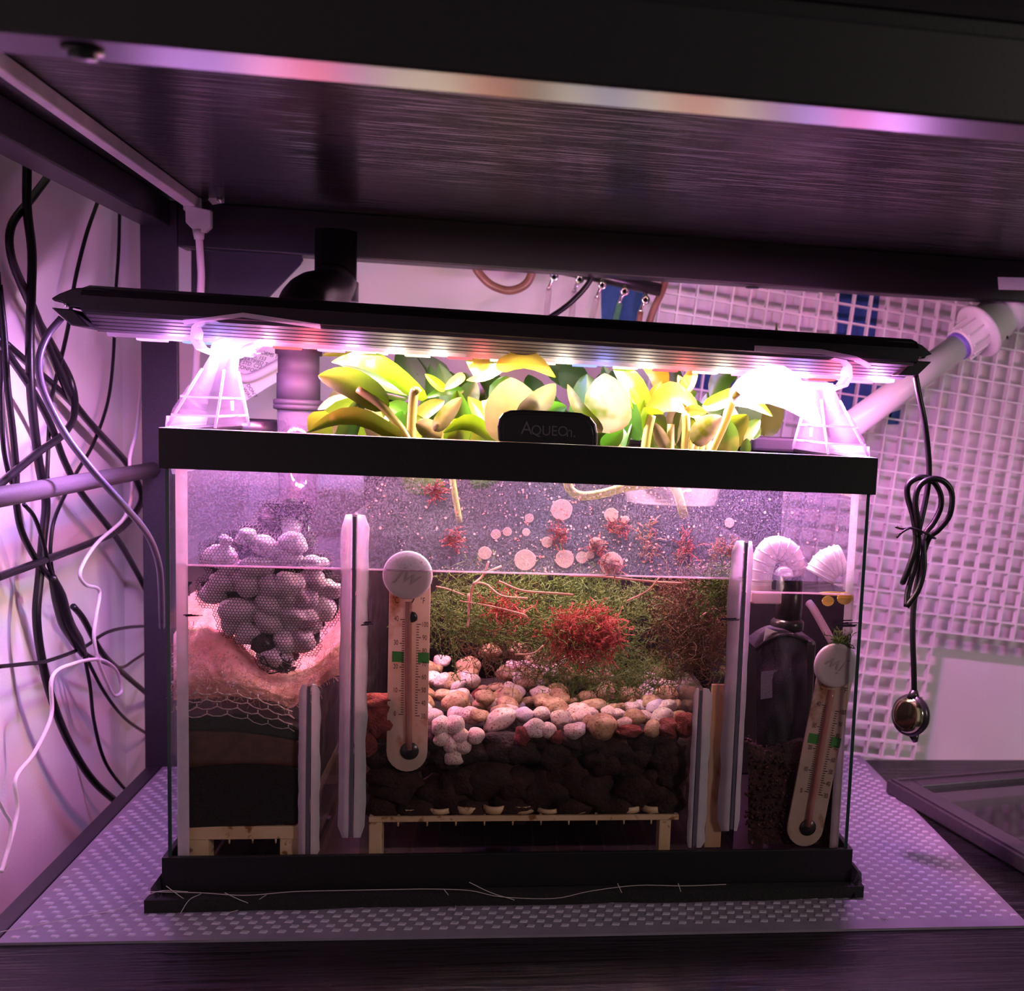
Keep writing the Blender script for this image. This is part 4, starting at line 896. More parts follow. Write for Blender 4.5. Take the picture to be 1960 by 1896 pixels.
# ------------------------------------------------------------------ right chamber
pu = thing('pump', 'black water pump and riser pipe standing in the right chamber', 'pump', (.165, .07, FLOOR))
q = at(1508, 1210, Y=.05)
obj('riser', MB().tube([at(1512, 1100, Y=.055), at(1510, 1160, Y=.055), at(1507, 1190, Y=.055)], .0088, 20, 1), M['gloss_black'], pu)
obj('collar', MB().lathe([(.0095, 0), (.011, .001), (.011, .006), (.009, .008)], at(1506, 1206, Y=.055), 'z', 20), M['gloss_black'], pu)
obj('body', MB().box((at(1460, 1400, Y=.06).x, .042, .045), (at(1540, 1400, Y=.06).x, .085, at(1500, 1215, Y=.06).z)), M['gloss_black'], pu, .003)
fb = thing('fabric_bag', 'dark mesh fabric bag around the pump with a white tag tucked in', 'bag', at(1490, 1400, Y=.04))
rows = []
for j in range(12):
    row = []
    for i in range(16):
        u = 1448+(1545-1448)*i/15; v = 1232+(1425-1232)*j/11 + 16*abs(i/7.5-1)**3*(1-j/11)*0 + 10*abs(i/7.5-1)**2*(1-j/11) - (10 if j == 0 else 0)*math.sin(i/15*3.1) - 14*(i/15)*(1-j/11)
        row.append(at(u, v, Y=.036-.016*math.sin(math.pi*i/15)-.004*math.sin(j/11*3.1)+.006*noise.noise(Vector((i*.4, j*.35, 2)))))
    rows.append(row)
rows = [[q+Vector((0, .035, 0)) for q in rows[0]]]+rows
obj('bag_fabric', MB().sheet(rows), M['net_dark'], fb)
obj('hem', MB().tube(rows[1], .0012, 8, 2), M['net_dark'], fb)
obj('mesh_window', MB().prism([at(u, v, Y=.0185) for u, v in ((1457, 1286), (1514, 1278), (1510, 1330), (1456, 1338))], (0, .0006, 0)), pbr('grey_mesh_window', (.08, .075, .10), (.17, .16, .20), rough=.6, nscale=1400), fb)
tag(obj('white_tag', MB().prism([at(u, v, Y=.030) for u, v in ((1466, 1201), (1490, 1210), (1519, 1212), (1516, 1218), (1490, 1222), (1461, 1234))], (0, .001, 0)), M['white_plastic'], loc=at(1490, 1220, Y=.03)), 'white plastic scrap poking out of the dark fabric bag', 'scrap')
gr = MB(); rows = []
for j in range(14):
    row = []
    for i in range(20):
        u = 1432+(1622-1432)*i/19; k = j/13; v = 1615-(1615-(1412+14*math.sin(i*.5)+1.2*i))*min(1, k*1.25)
        Y = YI+.0085+.0025*noise.noise(Vector((i*.5, j*.6, 3)))**1 + (.07*max(0, (k-.8)/.2))
        q = at(u, v, Y=max(YI+.001, Y)); q.x = min(max(q.x, XT2-(.005 if q.z < .042 else -.003)), gx-gt-.002); q.z = max(q.z, FLOOR+.0005); row.append(q)
    rows.append(row)
gr.sheet(rows)
gp_ = MB()
for k in range(420):
    j = random.randint(2, 12); i = random.randint(0, 18); q = rows[j][i]; r = random.uniform(.0006, .0015)
    gp_.ico((q.x+random.uniform(-.002, .002), max(YI+.0012, q.y-.0006), q.z+random.uniform(-.002, .002)), (r, r, r), 1, .3, 2, k)
gt_ = thing('gravel_bed', 'dark red crumbly gravel heaped in the right chamber', 'gravel', at(1490, 1600, Y=.03)); gt_['kind'] = 'stuff'
stuff(obj('heap', gr, M['soil'], gt_)); stuff(obj('grains', gp_, M['soil'], gt_))
# milky ribbed hoses above the water in the right chamber
def ribbed(label, pts, Y, rad, n):
    t = thing('ribbed_hose', label, 'hose', at(*pts[0], Y=Y))
    P = spline([at(u, v, Y=Y) for u, v in pts], 14); prof = []
    obj('tube', MB().tube(P, rad, 20, 1), M['hose_white'], t)
    rg = MB()
    for k in range(n):
        i = int((len(P)-2)*(k+.5)/n); T = (P[i+1]-P[i]).normalized()
        rg.lathe([(rad*1.0, -.0007), (rad*1.08, 0), (rad*1.0, .0007)], P[i], ax=T, sides=20)
    stuff(obj('ribs', rg, M['hose_white'], t))
ribbed('milky ribbed hose arching over the right tall divider', [(1452, 1135), (1458, 1085), (1478, 1050), (1510, 1060), (1520, 1100)], .045, 24*.00033, 11)
ribbed('pale corrugated hose end at the far right behind the glass', [(1568, 1104), (1584, 1080), (1612, 1070)], .030, .0098, 6)
tag(obj('bracket_rod', MB().tube([at(1548, 1153, Y=.035), at(1560, 1170, Y=.03), at(1595, 1232, Y=.022)], .0026, 10, 3), M['hose_white'], loc=at(1590, 1230, Y=.022)), 'slim milky rod slanting down behind the right suction cup', 'rod')
tag(obj('hose_stub', MB().box(at(1438, 1155, Y=.03), at(1487, 1128, Y=.045)), M['hose_white'], bevel=.001, loc=at(1460, 1150, Y=.035)), 'short milky hose stub dipping under the right water surface', 'hose')
for k, (u, v, a, b, lab) in enumerate([(1617, 1145, 15, 12, 'round yellow leaf floating at the right water surface'), (1585, 1150, 12, 10, 'curled pinkish leaf hanging below the yellow floating leaf'), (1596, 1136, 30, 4, 'long flat yellow leaf lying on the right water surface')]):
    P = at(u, v, Y=YI+.003+.0015*k); s9 = pxm(P); n = 16
    m = MB().prism([P+Vector((math.cos(2*math.pi*i/n)*a*s9, 0, math.sin(2*math.pi*i/n)*b*s9)) for i in range(n)], (0, .0007, 0)); m.tube([P+Vector((-a*s9, -.0001, 0)), P+Vector((a*s9, -.0001, .0003))], .0003, 5, 1)
    tag(obj('floating_leaf', m, M['yellow_leaf'], loc=P), lab, 'leaf')
bl = MB().lathe([(.0060, 0), (.0056, .0022), (.0040, .0042), (.0018, .0052), (0, .0055)], at(1500, 1100, Y=.02), 'z', 20)
tag(obj('air_bubble', bl, clear('big_bubble', (.95, .9, .95), .12, (1, .9, 1), .14, .03), loc=at(1500, 1100, Y=.02)), 'large clear air bubble resting on the right water surface', 'bubble')

# ------------------------------------------------------------------ pothos plants
def leaf(parent, u0, v0, Y0, u1, v1, Y1, hw, mat_, arch=0, fold=.25, roll=0, bend=0, name='leaf'):
    """Heart-shaped leaf from its stalk end to its tip; arch lifts the midrib (px), fold raises the sides, roll turns the blade edge-on, bend swings the midrib sideways (px)."""
    A, B = at(u0, v0, Y=Y0), at(u1, v1, Y=Y1); s9 = (pxm(A)+pxm(B))/2
    ax = B-A; axn = ax.normalized(); view = ((A+B)/2-CAM).normalized()
    side = axn.cross(view).normalized(); nrm = side.cross(axn).normalized()      # nrm roughly away from or towards the viewer
    if nrm.dot(view) > 0: nrm = -nrm
    c, s_ = math.cos(roll), math.sin(roll)
    S_ = side*c+nrm*s_; N_ = nrm*c-side*s_
    prof = [(0, .0), (.025, .52), (.07, .80), (.15, .97), (.28, 1.0), (.45, .98), (.62, .88), (.77, .68), (.89, .42), (.965, .17), (1.0, .0)]
    rows = []; U = Vector((0, 0, 1))
    for t, p in prof:
        m = A+ax*t+U*(arch*s9*math.sin(math.pi*t))+side*(bend*s9*math.sin(math.pi*t)) - axn*(.05*ax.length*(1-t) if t < .1 else 0)*0
        row = []
        for k in range(-4, 5):
            x = k/4; wv = hw*s9*p
            lob = -axn*(.09*ax.length*max(0, 1-t/.12)*abs(x)) if t < .12 else Vector((0, 0, 0))
            rip = .06*math.sin(t*17+k)*hw*s9*abs(x)**2*p
            row.append(m+S_*(x*wv)+N_*(fold*(.6*abs(x)**2+.4*abs(x))*wv+rip)+lob)
        rows.append(row)
    o = obj(name, MB().sheet(rows), mat_, parent)
    return o
def stalk(parent, pts, Y, r):
    P = [at(u, v, Y=Y if not isinstance(Y, (list, tuple)) else Y[i]) for i, (u, v) in enumerate(pts)]
    return obj('stalk', MB().tube(P, r, 8, 5), M['stem'], parent)
def za(x, y): return 560+x*.22449, 640+y*.22449
def zb(x, y): return 1000+x*.24490, 640+y*.24490
LG, LD, LL, LC, LO = M['leaf_green'], M['leaf_dark'], M['leaf_lime'], M['leaf_cream'], M['leaf_orange']
pA = thing('pothos', 'lime pothos plant with long arching leaves at the left of the tank top', 'plant', at(780, 870, Y=.10))
pB = thing('pothos', 'cream and green pothos plant behind the black lettered tab', 'plant', at(990, 870, Y=.08))
pC = thing('pothos', 'dense green pothos plant right of the black lettered tab', 'plant', at(1260, 870, Y=.10))
pD = thing('pothos', 'pothos with one glare-whitened leaf reaching over the right leg of the light', 'plant', at(1370, 870, Y=.07))
def lf(par, f, b, Yb, t, Yt, hw, m, **k):
    u0, v0 = f(*b); u1, v1 = f(*t); sc_ = .22449 if f is za else .2449
    k = {a: (c*sc_ if a in ('arch', 'bend') else c) for a, c in k.items()}
    return leaf(par, u0, v0, Yb, u1, v1, Yt, hw*sc_, m, **k)
# back layer
lf(pA, za, (1080, 470), .165, (900, 120), .17, 120, LD, fold=.2)
lf(pA, za, (1300, 380), .165, (1010, 190), .17, 110, LD, fold=.2)
lf(pA, za, (900, 560), .150, (560, 380), .155, 100, LD, fold=.2)
lf(pA, za, (1300, 600), .150, (1150, 420), .15, 110, LG, fold=.25)
lf(pA, za, (860, 870), .140, (520, 820), .14, 60, LD, arch=20)
lf(pA, za, (960, 540), .140, (680, 490), .15, 45, LG, arch=10, fold=.4)
lf(pA, za, (1340, 760), .140, (1600, 560), .15, 90, LG, fold=.3)
lf(pA, za, (1440, 640), .150, (1560, 390), .15, 100, LG, fold=.2)
lf(pB, zb, (470, 360), .160, (150, 215), .165, 110, LD, fold=.25)
lf(pB, zb, (300, 300), .155, (520, 360), .16, 110, LD, fold=.25)
lf(pC, zb, (760, 640), .150, (700, 280), .155, 110, LD, fold=.2)
lf(pC, zb, (1640, 265), .150, (1465, 495), .145, 85, LG, fold=.3, bend=-20)
lf(pC, zb, (1450, 620), .145, (1540, 440), .15, 95, LG, fold=.25)
lf(pC, zb, (1200, 880), .140, (1200, 620), .14, 70, LG, fold=.3)
lf(pC, zb, (830, 680), .130, (950, 800), .125, 85, LG, fold=.3)
lf(pC, zb, (1330, 500), .140, (1270, 440), .14, 55, LG)
lf(pC, zb, (880, 640), .135, (880, 480), .14, 60, LG)
lf(pC, zb, (1060, 880), .130, (1120, 650), .13, 75, LG, fold=.3)
rg = random.Random(11)
for k in range(34):
    u = 630+k*25+rg.uniform(-14, 14); v = rg.uniform(790, 850); uu = u+rg.uniform(-45, 45); vv = rg.uniform(690, 770); Yk = rg.uniform(.125, .185)
    leaf((pA, pB, pC)[0 if u < 880 else 1 if u < 1060 else 2], u, v, Yk, uu, vv, Yk+rg.uniform(-.01, .01), rg.uniform(20, 32), rg.choice((LG, LG, LD, LD, LL)), arch=rg.uniform(-5, 12), fold=rg.uniform(.15, .4), roll=rg.uniform(-.5, .5), bend=rg.uniform(-8, 8))
# middle layer
lf(pA, za, (720, 170), .125, (250, 178), .12, 60, LL, arch=45, fold=.35)
lf(pA, za, (1005, 480), .110, (380, 250), .115, 62, LG, arch=-20, fold=.3, roll=.2)
lf(pA, za, (790, 720), .110, (125, 830), .10, 85, LL, arch=150, fold=.3)
lf(pA, za, (500, 560), .112, (212, 640), .11, 50, LC, arch=30)
lf(pA, za, (1010, 740), .105, (790, 600), .105, 95, LG, arch=25, fold=.35)
lf(pA, za, (1435, 480), .110, (1130, 540), .11, 40, LG, arch=30)
lf(pA, za, (1450, 350), .105, (1290, 470), .10, 45, LC, fold=.6)
lf(pA, za, (1290, 465), .104, (1128, 335), .10, 42, LL, fold=.6)
lf(pA, za, (1050, 720), .095, (1295, 565), .10, 65, LO, arch=20, fold=.35)
lf(pB, za, (1640, 150), .095, (1590, 395), .085, 150, LG, fold=.5)
lf(pB, za, (1830, 225), .088, (1480, 390), .08, 45, LC, arch=-40, fold=.3)
lf(pC, zb, (950, 595), .095, (690, 195), .09, 88, LL, fold=.6, bend=-40)
lf(pC, zb, (1080, 430), .105, (925, 222), .095, 80, LO, fold=.35, bend=-60)
lf(pC, zb, (950, 600), .094, (1090, 360), .10, 45, LL, fold=.8)
lf(pC, zb, (1270, 430), .095, (1360, 243), .09, 55, LO, fold=.7)
lf(pC, zb, (1270, 430), .096, (1215, 315), .09, 35, LC, fold=.5)
lf(pC, zb, (1345, 590), .092, (935, 635), .085, 125, LL, arch=120, fold=.25, roll=.25)
lf(pC, zb, (1260, 620), .088, (1445, 610), .085, 45, LO, arch=25)
lf(pC, zb, (1450, 560), .105, (1958, 640), .095, 75, LL, arch=110, fold=.3)
lf(pC, zb, (1690, 830), .100, (1860, 660), .10, 65, LG, fold=.3)
lf(pC, zb, (1600, 920), .085, (1600, 655), .085, 95, LG, fold=.3)
lf(pC, zb, (1345, 830), .080, (1560, 640), .078, 95, LC, arch=20, fold=.35)
lf(pC, zb, (1740, 935), .085, (1755, 810), .085, 42, LG)
lf(pC, zb, (1125, 890), .085, (1020, 680), .085, 52, LC, fold=.4)
lf(pC, zb, (900, 530), .085, (838, 410), .08, 35, LO, fold=.5)
lf(pC, zb, (1300, 800), .10, (1420, 700), .10, 50, LG)
for k in range(26):
    u = 625+k*33+rg.uniform(-12, 12); v = rg.uniform(835, 875); uu = u+rg.uniform(-60, 60); vv = rg.uniform(745, 815); Yk = rg.uniform(.090, .115)
    leaf((pA, pB, pC)[0 if u < 880 else 1 if u < 1060 else 2], u, v, Yk, uu, vv, Yk-rg.uniform(-.01, .02), rg.uniform(17, 28), rg.choice((LG, LG, LL, LL, LC)), arch=rg.uniform(0, 16), fold=rg.uniform(.2, .5), roll=rg.uniform(-.5, .5), bend=rg.uniform(-8, 8))
# front layer
lf(pA, za, (1085, 520), .075, (330, 235), .085, 92, LL, arch=145, fold=.30, roll=-.35)
lf(pA, za, (775, 590), .070, (215, 350), .080, 128, LL, arch=60, fold=.35)
lf(pA, za, (890, 870), .060, (112, 842), .065, 80, LL, arch=165, fold=.35)
lf(pA, za, (1250, 870), .062, (1050, 755), .065, 85, LC, arch=15, fold=.4)
lf(pA, za, (1225, 800), .060, (1440, 535), .065, 68, LC, arch=10, fold=.55)
lf(pB, za, (1725, 905), .065, (1282, 840), .065, 75, LL, arch=125, fold=.3)
leaf(pB, 985, 842, .050, 978, 722, .062, 54, LC, fold=.25)
leaf(pB, 1000, 800, .048, 1064, 734, .055, 24, LC, fold=.5, arch=-4)
leaf(pB, 958, 700, .070, 1064, 722, .066, 20, LO, arch=26, fold=.4, roll=.3)
leaf(pB, 1030, 800, .075, 1085, 778, .08, 16, LG, arch=6)
lf(pC, zb, (680, 735), .055, (640, 300), .062, 185, LC, fold=.22)
lf(pC, zb, (600, 735), .050, (350, 385), .052, 55, LC, fold=.7, bend=35)
lf(pC, zb, (640, 880), .06, (785, 745), .06, 70, LG, fold=.35)
leaf(pD, 1411, 752, .062, 1574, 814, .045, 40, M['leaf_blown'], arch=42, fold=.25, roll=-.15)
# stalks rise from below the rim
stalk(pA, [za(1010, 1150), za(1012, 885), za(1022, 640), za(1040, 480), za(1075, 505)], .072, .0029)
stalk(pA, [za(1060, 1100), za(970, 870), za(860, 720), za(745, 595), za(560, 470)], [.072, .070, .069, .069, .074], .0026)
stalk(pA, [za(1020, 1000), za(940, 860), za(880, 780), za(780, 710)], .095, .0022)
stalk(pA, [za(1060, 1000), za(1060, 880), za(1040, 740)], .10, .0026)
stalk(pA, [za(1250, 1000), za(1265, 830), za(1340, 730)], .085, .0022)
stalk(pB, [za(1720, 1000), za(1700, 860), za(1640, 560)], .082, .0024)
stalk(pC, [zb(950, 1000), zb(960, 890), zb(985, 730), zb(1010, 630)], .082, .0030)
stalk(pC, [zb(1270, 1000), zb(1268, 890), zb(1280, 720), zb(1275, 620)], .080, .0026)
stalk(pC, [zb(1160, 1000), zb(1158, 890), zb(1160, 700)], .090, .0024)
stalk(pC, [zb(740, 980), zb(735, 860), zb(720, 760)], .085, .0026)
for k in range(4): stalk(pC, [zb(1310+k*45, 1000), zb(1312+k*45, 900), zb(1345+k*40, 790)], .09+.006*k, .0020)
stalk(pD, [zb(1430, 1020), zb(1480, 915), zb(1580, 700), zb(1650, 510), zb(1690, 455)], [.066, .066, .065, .063, .062], .0024)
# submerged stems and the lower leaves seen through the glass under the rim
stalk(pB, [(1085, 880), (1088, 930), (1110, 948), (1150, 945), (1200, 932), (1260, 925)], .05, .0028)
leaf(pA, 775, 915, .035, 852, 930, .035, 26, LL, fold=.2)
leaf(pB, 905, 925, .045, 955, 918, .045, 14, LG)
stalk(pA, [(862, 880), (868, 930), (880, 1000)], .09, .002); stalk(pC, [(1240, 890), (1290, 930), (1310, 990)], .05, .003)
# hidden nursery cup that holds the right-hand plants
cupm = MB().lathe([(.030, 0), (.036, .03), (.0355, .03), (.0295, .0005)], (at(1290, 965, Y=.06).x, .075, at(1290, 965, Y=.06).z), 'z', 28)
tag(obj('planter_cup', cupm, clear('planter_plastic', (.95, .92, .95), .05, (.9, .8, .9), .04, .1), loc=at(1290, 965, Y=.06)), 'clear planter cup under the rim holding the right pothos stems', 'cup')
tag(obj('grass_blade', MB().prism([at(1479, 668, Y=.18), at(1486, 617, Y=.18), at(1496, 668, Y=.18)], (0, .001, 0)), LG, loc=at(1486, 668, Y=.18)), 'single green leaf tip poking above the aquarium light', 'leaf')

# ------------------------------------------------------------------ pipes, tags and ring behind the left leg
pp_ = thing('standpipe', 'grey jointed standpipe rising from the left rear of the tank into a black elbow', 'pipe', at(571, 990, Y=.15))
c571 = at(571, 830, Y=.15)
def zpx(v, Y=.15, u=571): return at(u, v, Y=Y).z
def rpx(r, Y=.15): return r*pxm(at(571, 750, Y=Y))
obj('riser', MB().lathe([(rpx(40), zpx(770)), (rpx(40), zpx(716)), (rpx(38), zpx(715)), (rpx(38), zpx(680)), (rpx(43), zpx(679)), (rpx(43), zpx(620)), (rpx(44), zpx(600))], (c571.x, .15, 0), 'z', 28), M['pipe_grey'], pp_)
obj('lower_tube', MB().lathe([(rpx(34), zpx(985)), (rpx(38), zpx(860)), (rpx(39), zpx(784))], (c571.x, .15, 0), 'z', 28), M['pipe_clear'], pp_)
obj('collar', MB().lathe([(rpx(41), zpx(785)), (rpx(46), zpx(783)), (rpx(46), zpx(776)), (rpx(44), zpx(775)), (rpx(46), zpx(774)), (rpx(46), zpx(766)), (rpx(41), zpx(764))], (c571.x, .15, 0), 'z', 28), M['pipe_grey'], pp_)
obj('elbow', MB().tube([(c571.x, .15, zpx(605)), (c571.x+.002, .155, zpx(578)), at(600, 562, Y=.19), at(632, 555, Y=.215), at(642, 535, Y=.225)], .0155, 20, 5), M['gloss_black'], pp_)
obj('upper_pipe', MB().lathe([(.0165, 0), (.0165, .014), (.0150, .0145), (.0150, .05)], at(642, 575, Y=.232), 'z', 24), M['gloss_black'], pp_)
tg = thing('warning_tag', 'folded white paper cord tag with printed warnings behind the left clear leg', 'tag', at(495, 740, Y=.235))
obj('panel', MB().prism([at(u, v, Y=.232) for u, v in ((448, 714), (488, 652), (540, 655), (540, 690), (482, 724))], (0, .0006, 0)), M['paper'], tg)
obj('rolled_edge', MB().tube([at(446, 716, Y=.230), at(470, 724, Y=.230), at(500, 714, Y=.230), at(540, 692, Y=.230)], .0034, 10, 4), M['paper'], tg)
obj('panel', MB().prism([at(u, v, Y=.236) for u, v in ((452, 738), (540, 700), (540, 724), (462, 772))], (0, .0006, 0)), M['paper'], tg)
tm = MB(); ang = math.radians(-13); exT = Vector((math.cos(ang), 0, math.sin(ang))); ezT = Vector((.45, 0, .9)).normalized()
for s_, u, v in (('CONFORMS TO', 507, 676), ('STD. 153', 492, 683), ('CERTIFIED TO', 491, 692), ('STD. C22.2', 486, 699), ('CONFORMS', 478, 707)): text_mb(tm, s_, .0040, at(u, v, Y=.2314), exT, ezT, wx=.85)
ex3 = Vector((.55, 0, -.83)); ez3 = Vector((.83, 0, .55))
text_mb(tm, "DON'T", .0036, at(482, 748, Y=.2354), ex3, ez3); text_mb(tm, 'WIRE', .0036, at(473, 752, Y=.2354), ex3, ez3)
obj('printed_warning', tm, M['ink'], tg)
lidr = MB().lathe([(.021, 0), (.0225, .001), (.0225, .012), (.0205, .0135), (.0200, .012), (.0200, .001)], (at(487, 812, Y=.185).x, .178, ZT-.010), 'z', 32)
tag(obj('black_ring', lidr, M['gloss_black'], loc=(at(487, 812, Y=.185).x, .178, ZT-.010)), 'glossy black round collar standing at the left rear rim', 'ring')
tag(obj('tray', MB().box(at(1440, 862, Y=.165), at(1545, 838, Y=.195)), M['gloss_black'], bevel=.002, loc=at(1490, 860, Y=.18)), 'low glossy black box at the right rear rim', 'box')

# ------------------------------------------------------------------ left wall cables
def cable(label, pts, X, r, m='cable', name='power_cable', end=None):
    P = [at(u, v, X=(X[i] if isinstance(X, (list, tuple)) else X)) for i, (u, v) in enumerate(pts)]
    P = [Vector((q.x, min(q.y, YB-r-.001), q.z)) if q.y <= YB-r-.001 else at(*pts[i], Y=YB-r-.001) for i, q in enumerate(P)]
    return tag(obj(name, MB().tube(P, r, 10, 6), M[m], loc=P[0]), label, 'cable')
cable('thick black cable dropping straight from shelf to lower shelf at far left', [(52, 315), (52, 400), (61, 480), (60, 560), (57, 650), (60, 760), (75, 890), (88, 960), (82, 1030), (76, 1100), (70, 1180), (80, 1262), (100, 1340), (132, 1420), (177, 1492), (228, 1538), (260, 1560)], -.312, .0027)
cable('thick black cable bowing left under the shelf, sweeping right and looping back at mid height', [(92, 338), (62, 378), (22, 432), (24, 500), (62, 585), (104, 690), (150, 782), (238, 880), (264, 925), (270, 960), (236, 1008), (185, 1034), (74, 1076), (-20, 1110)], [-.316]*11+[-.312, -.308, -.305], .0025)
cable('slim black cable curving down left of the light end to the rod', [(190, 378), (165, 450), (143, 540), (130, 628), (105, 735), (96, 779), (90, 915), (85, 1000)], -.318, .0014)
cable('slim black cable hanging straight beside the rear post, curving left behind the rod', [(229, 395), (227, 480), (221, 570), (217, 680), (206, 770), (178, 850), (146, 905), (107, 985), (97, 1040), (98, 1080), (104, 1110)], -.319, .0013)
cable('black cable crossing from upper left down behind the rod to the tank corner', [(-10, 640), (63, 749), (98, 815), (124, 884), (157, 945), (221, 1026), (262, 1095), (290, 1150)], -.314, .0023)
cable('black cable running diagonally from the left edge to the long loop', [(8, 655), (56, 697), (100, 735), (139, 772), (190, 830), (240, 882)], -.320, .0024)
cable('black cable at the extreme left edge dropping to the rod', [(-4, 520), (4, 690), (3, 760), (6, 850), (18, 912), (30, 935)], -.316, .0014)
cable('pair-end black cable from upper left passing the rod to the in-line joint', [(-2, 545), (8, 640), (14, 735), (25, 830), (31, 900), (31, 960), (42, 1018), (72, 1075), (102, 1112)], -.309, .0020)
cable('second thin black cord beside it entering the in-line joint', [(46, 965), (66, 990), (82, 1035), (96, 1090), (106, 1112)], -.307, .0013)
cable('black cable curling under the rod side and leaving at the left edge', [(30, 520), (62, 592), (104, 668), (136, 730), (143, 785), (124, 828), (70, 868), (0, 926), (-20, 940)], [-.321, -.321, -.320, -.316, -.311, -.308, -.305, -.303, -.302], .0024)
jt = thing('cable_joint', 'fat black taped in-line joint where several cords meet below the rod', 'cable joint', at(125, 1180, X=-.306))
obj('sleeve', MB().tube([at(100, 1103, X=-.306), at(112, 1140, X=-.306), at(126, 1190, X=-.306), at(146, 1225, X=-.306), at(160, 1252, X=-.306)], [.0024, .0046, .0050, .0046, .0026], 14, 6), M['cable'], jt)
cable('thin black cord leaving the joint and curving right to the tank corner', [(159, 1245), (178, 1258), (229, 1277), (258, 1262), (292, 1240)], -.310, .0012)
cable('thin black cord dropping from the joint to the lower shelf edge', [(160, 1248), (172, 1310), (180, 1380), (200, 1455), (235, 1505), (262, 1525)], -.311, .0013)
cable('thin black cord slanting from the joint to the rear post foot', [(162, 1252), (200, 1325), (240, 1375), (285, 1406), (300, 1415)], -.311, .0013)
cable('black cord slanting from behind the joint to the rear post at mid height', [(140, 1160), (160, 1185), (196, 1250), (238, 1290), (292, 1336)], -.313, .0022)
cable('thin black cord running almost level from the left edge past the joint to the post', [(-10, 1276), (50, 1270), (92, 1264), (159, 1239), (200, 1212), (240, 1201), (292, 1197)], -.308, .0013)
cable('thin white two-core cord falling in kinks to the bottom left corner', [(278, 660), (270, 740), (262, 820), (248, 880), (253, 935), (238, 990), (185, 1040), (154, 1092), (163, 1118), (190, 1130), (184, 1180), (180, 1220), (190, 1270), (212, 1322), (222, 1331), (233, 1320), (222, 1282), (190, 1262), (140, 1270), (100, 1295), (98, 1370), (66, 1440), (30, 1490), (33, 1555), (8, 1650), (2, 1668)], [-.300]*20+[-.300, -.299, -.298, -.297, -.296, -.296], .0013, 'white_cable')
cable('short white cord end rising at the bottom left edge', [(-6, 1525), (8, 1553), (20, 1575), (18, 1610), (8, 1662)], -.296, .0010, 'white_cable')
lc = [at(u, v, Y=y) for (u, v), y in zip([(118, 608), (92, 640), (76, 680), (76, 720), (90, 765), (128, 835), (182, 905), (238, 968), (282, 1022), (302, 1072), (308, 1120), (310, 1200)], [.083, .08, .075, .07, .065, .06, .06, .07, .10, .13, .16, .22])]
obj('power_cord', MB().tube(lc, .0021, 10, 6), M['grey_cable'], la)['label'] = 'grey-purple cord leaving the left end of the light and passing behind the tank'

# ------------------------------------------------------------------ back wall: grid, tape, pvc pipe, air valves
gd = thing('plastic_grid', 'white egg-crate plastic grid with a cut-out corner leaning against the back wall', 'grid', at(1787, 1206, Y=.335))
O = at(1787, 1206, Y=.333); ga = math.radians(5.6); p5 = at(1936, 1224.5, Y=.333); pit = (p5-O).length/5
GX = Vector((math.cos(ga), 0, -math.sin(ga))); GZ = Vector((math.sin(ga), 0, math.cos(ga))); TH = .0015; DP = Vector((0, .008, 0))
I0, I1, J0, J1 = -19, 12, -8, 22
for i in range(I0, I1+1):
    j0 = J0 if i <= 0 else 0
    b = O+GX*(i*pit-TH/2)+GZ*(j0*pit); b.y = .329
    obj('slat', MB().obox(b, GX*TH, DP, GZ*((J1-j0)*pit)), M['white_plastic'], gd)
for j in range(J0, J1+1):
    i1 = I1 if j >= 0 else 0
    b = O+GX*(I0*pit)+GZ*(j*pit-TH/2); b.y = .3292
    obj('slat', MB().obox(b, GX*((i1-I0)*pit), DP*.95, GZ*TH), M['white_plastic'], gd)
def tape(label, poly):
    pts = [at(u, v, Y=YB-.0006) for u, v in poly]
    tag(obj('blue_tape', MB().prism(pts, (0, .0004, 0)), M['blue'], loc=pts[0]), label, 'tape')
tape('blue tape patch on the wall behind the air valves', [(1150, 525), (1232, 535), (1226, 660), (1152, 655)])
tape('blue tape patch on the wall above the right end of the aquarium light', [(1608, 545), (1686, 550), (1672, 665), (1600, 660)])
tape('long blue tape strip on the wall behind the plants and right leg', [(1330, 690), (1712, 742), (1706, 800), (1330, 745)])
tape('small blue tape bit on the wall under the white pipe', [(1700, 790), (1724, 784), (1720, 812), (1695, 812)])
pv = thing('pvc_pipe', 'white plastic pipe with a flanged fitting leaning diagonally in front of the grid', 'pipe', at(1660, 800, Y=.25))
a0, a1 = at(1600, 835, Y=.245), at(1838, 660, Y=.285); dr = (a1-a0).normalized()
obj('pipe', MB().tube([a0, a1], .0112, 22, 1), M['pvc'], pv)
obj('primer_ring', MB().lathe([(.0120, 0), (.0122, .001), (.0122, .004), (.0118, .005)], a1-dr*.004, ax=dr, sides=24), M['purple_ring'], pv)
ft_ = obj('flanged_fitting', MB().lathe([(.0135, 0), (.0142, .002), (.0152, .020), (.0230, .021), (.0245, .0225), (.0240, .025), (.0190, .026), (.0190, .046), (.0175, .048), (.0175, .054), (.0195, .055), (.0195, .070), (0, .070)], a1, ax=dr, sides=30), M['pvc'], pv)
rbm = MB(); U_ = dr.cross(Vector((0, 1, 0))).normalized(); V_ = dr.cross(U_)
for k in range(10):
    a = 2*math.pi*k/10; n_ = U_*math.cos(a)+V_*math.sin(a); t_ = dr.cross(n_)
    rbm.obox(a1+n_*.0136-t_*.0008+dr*.002, n_*.0022, t_*.0016, dr*.018)
obj('rib', rbm, M['pvc'], ft_)
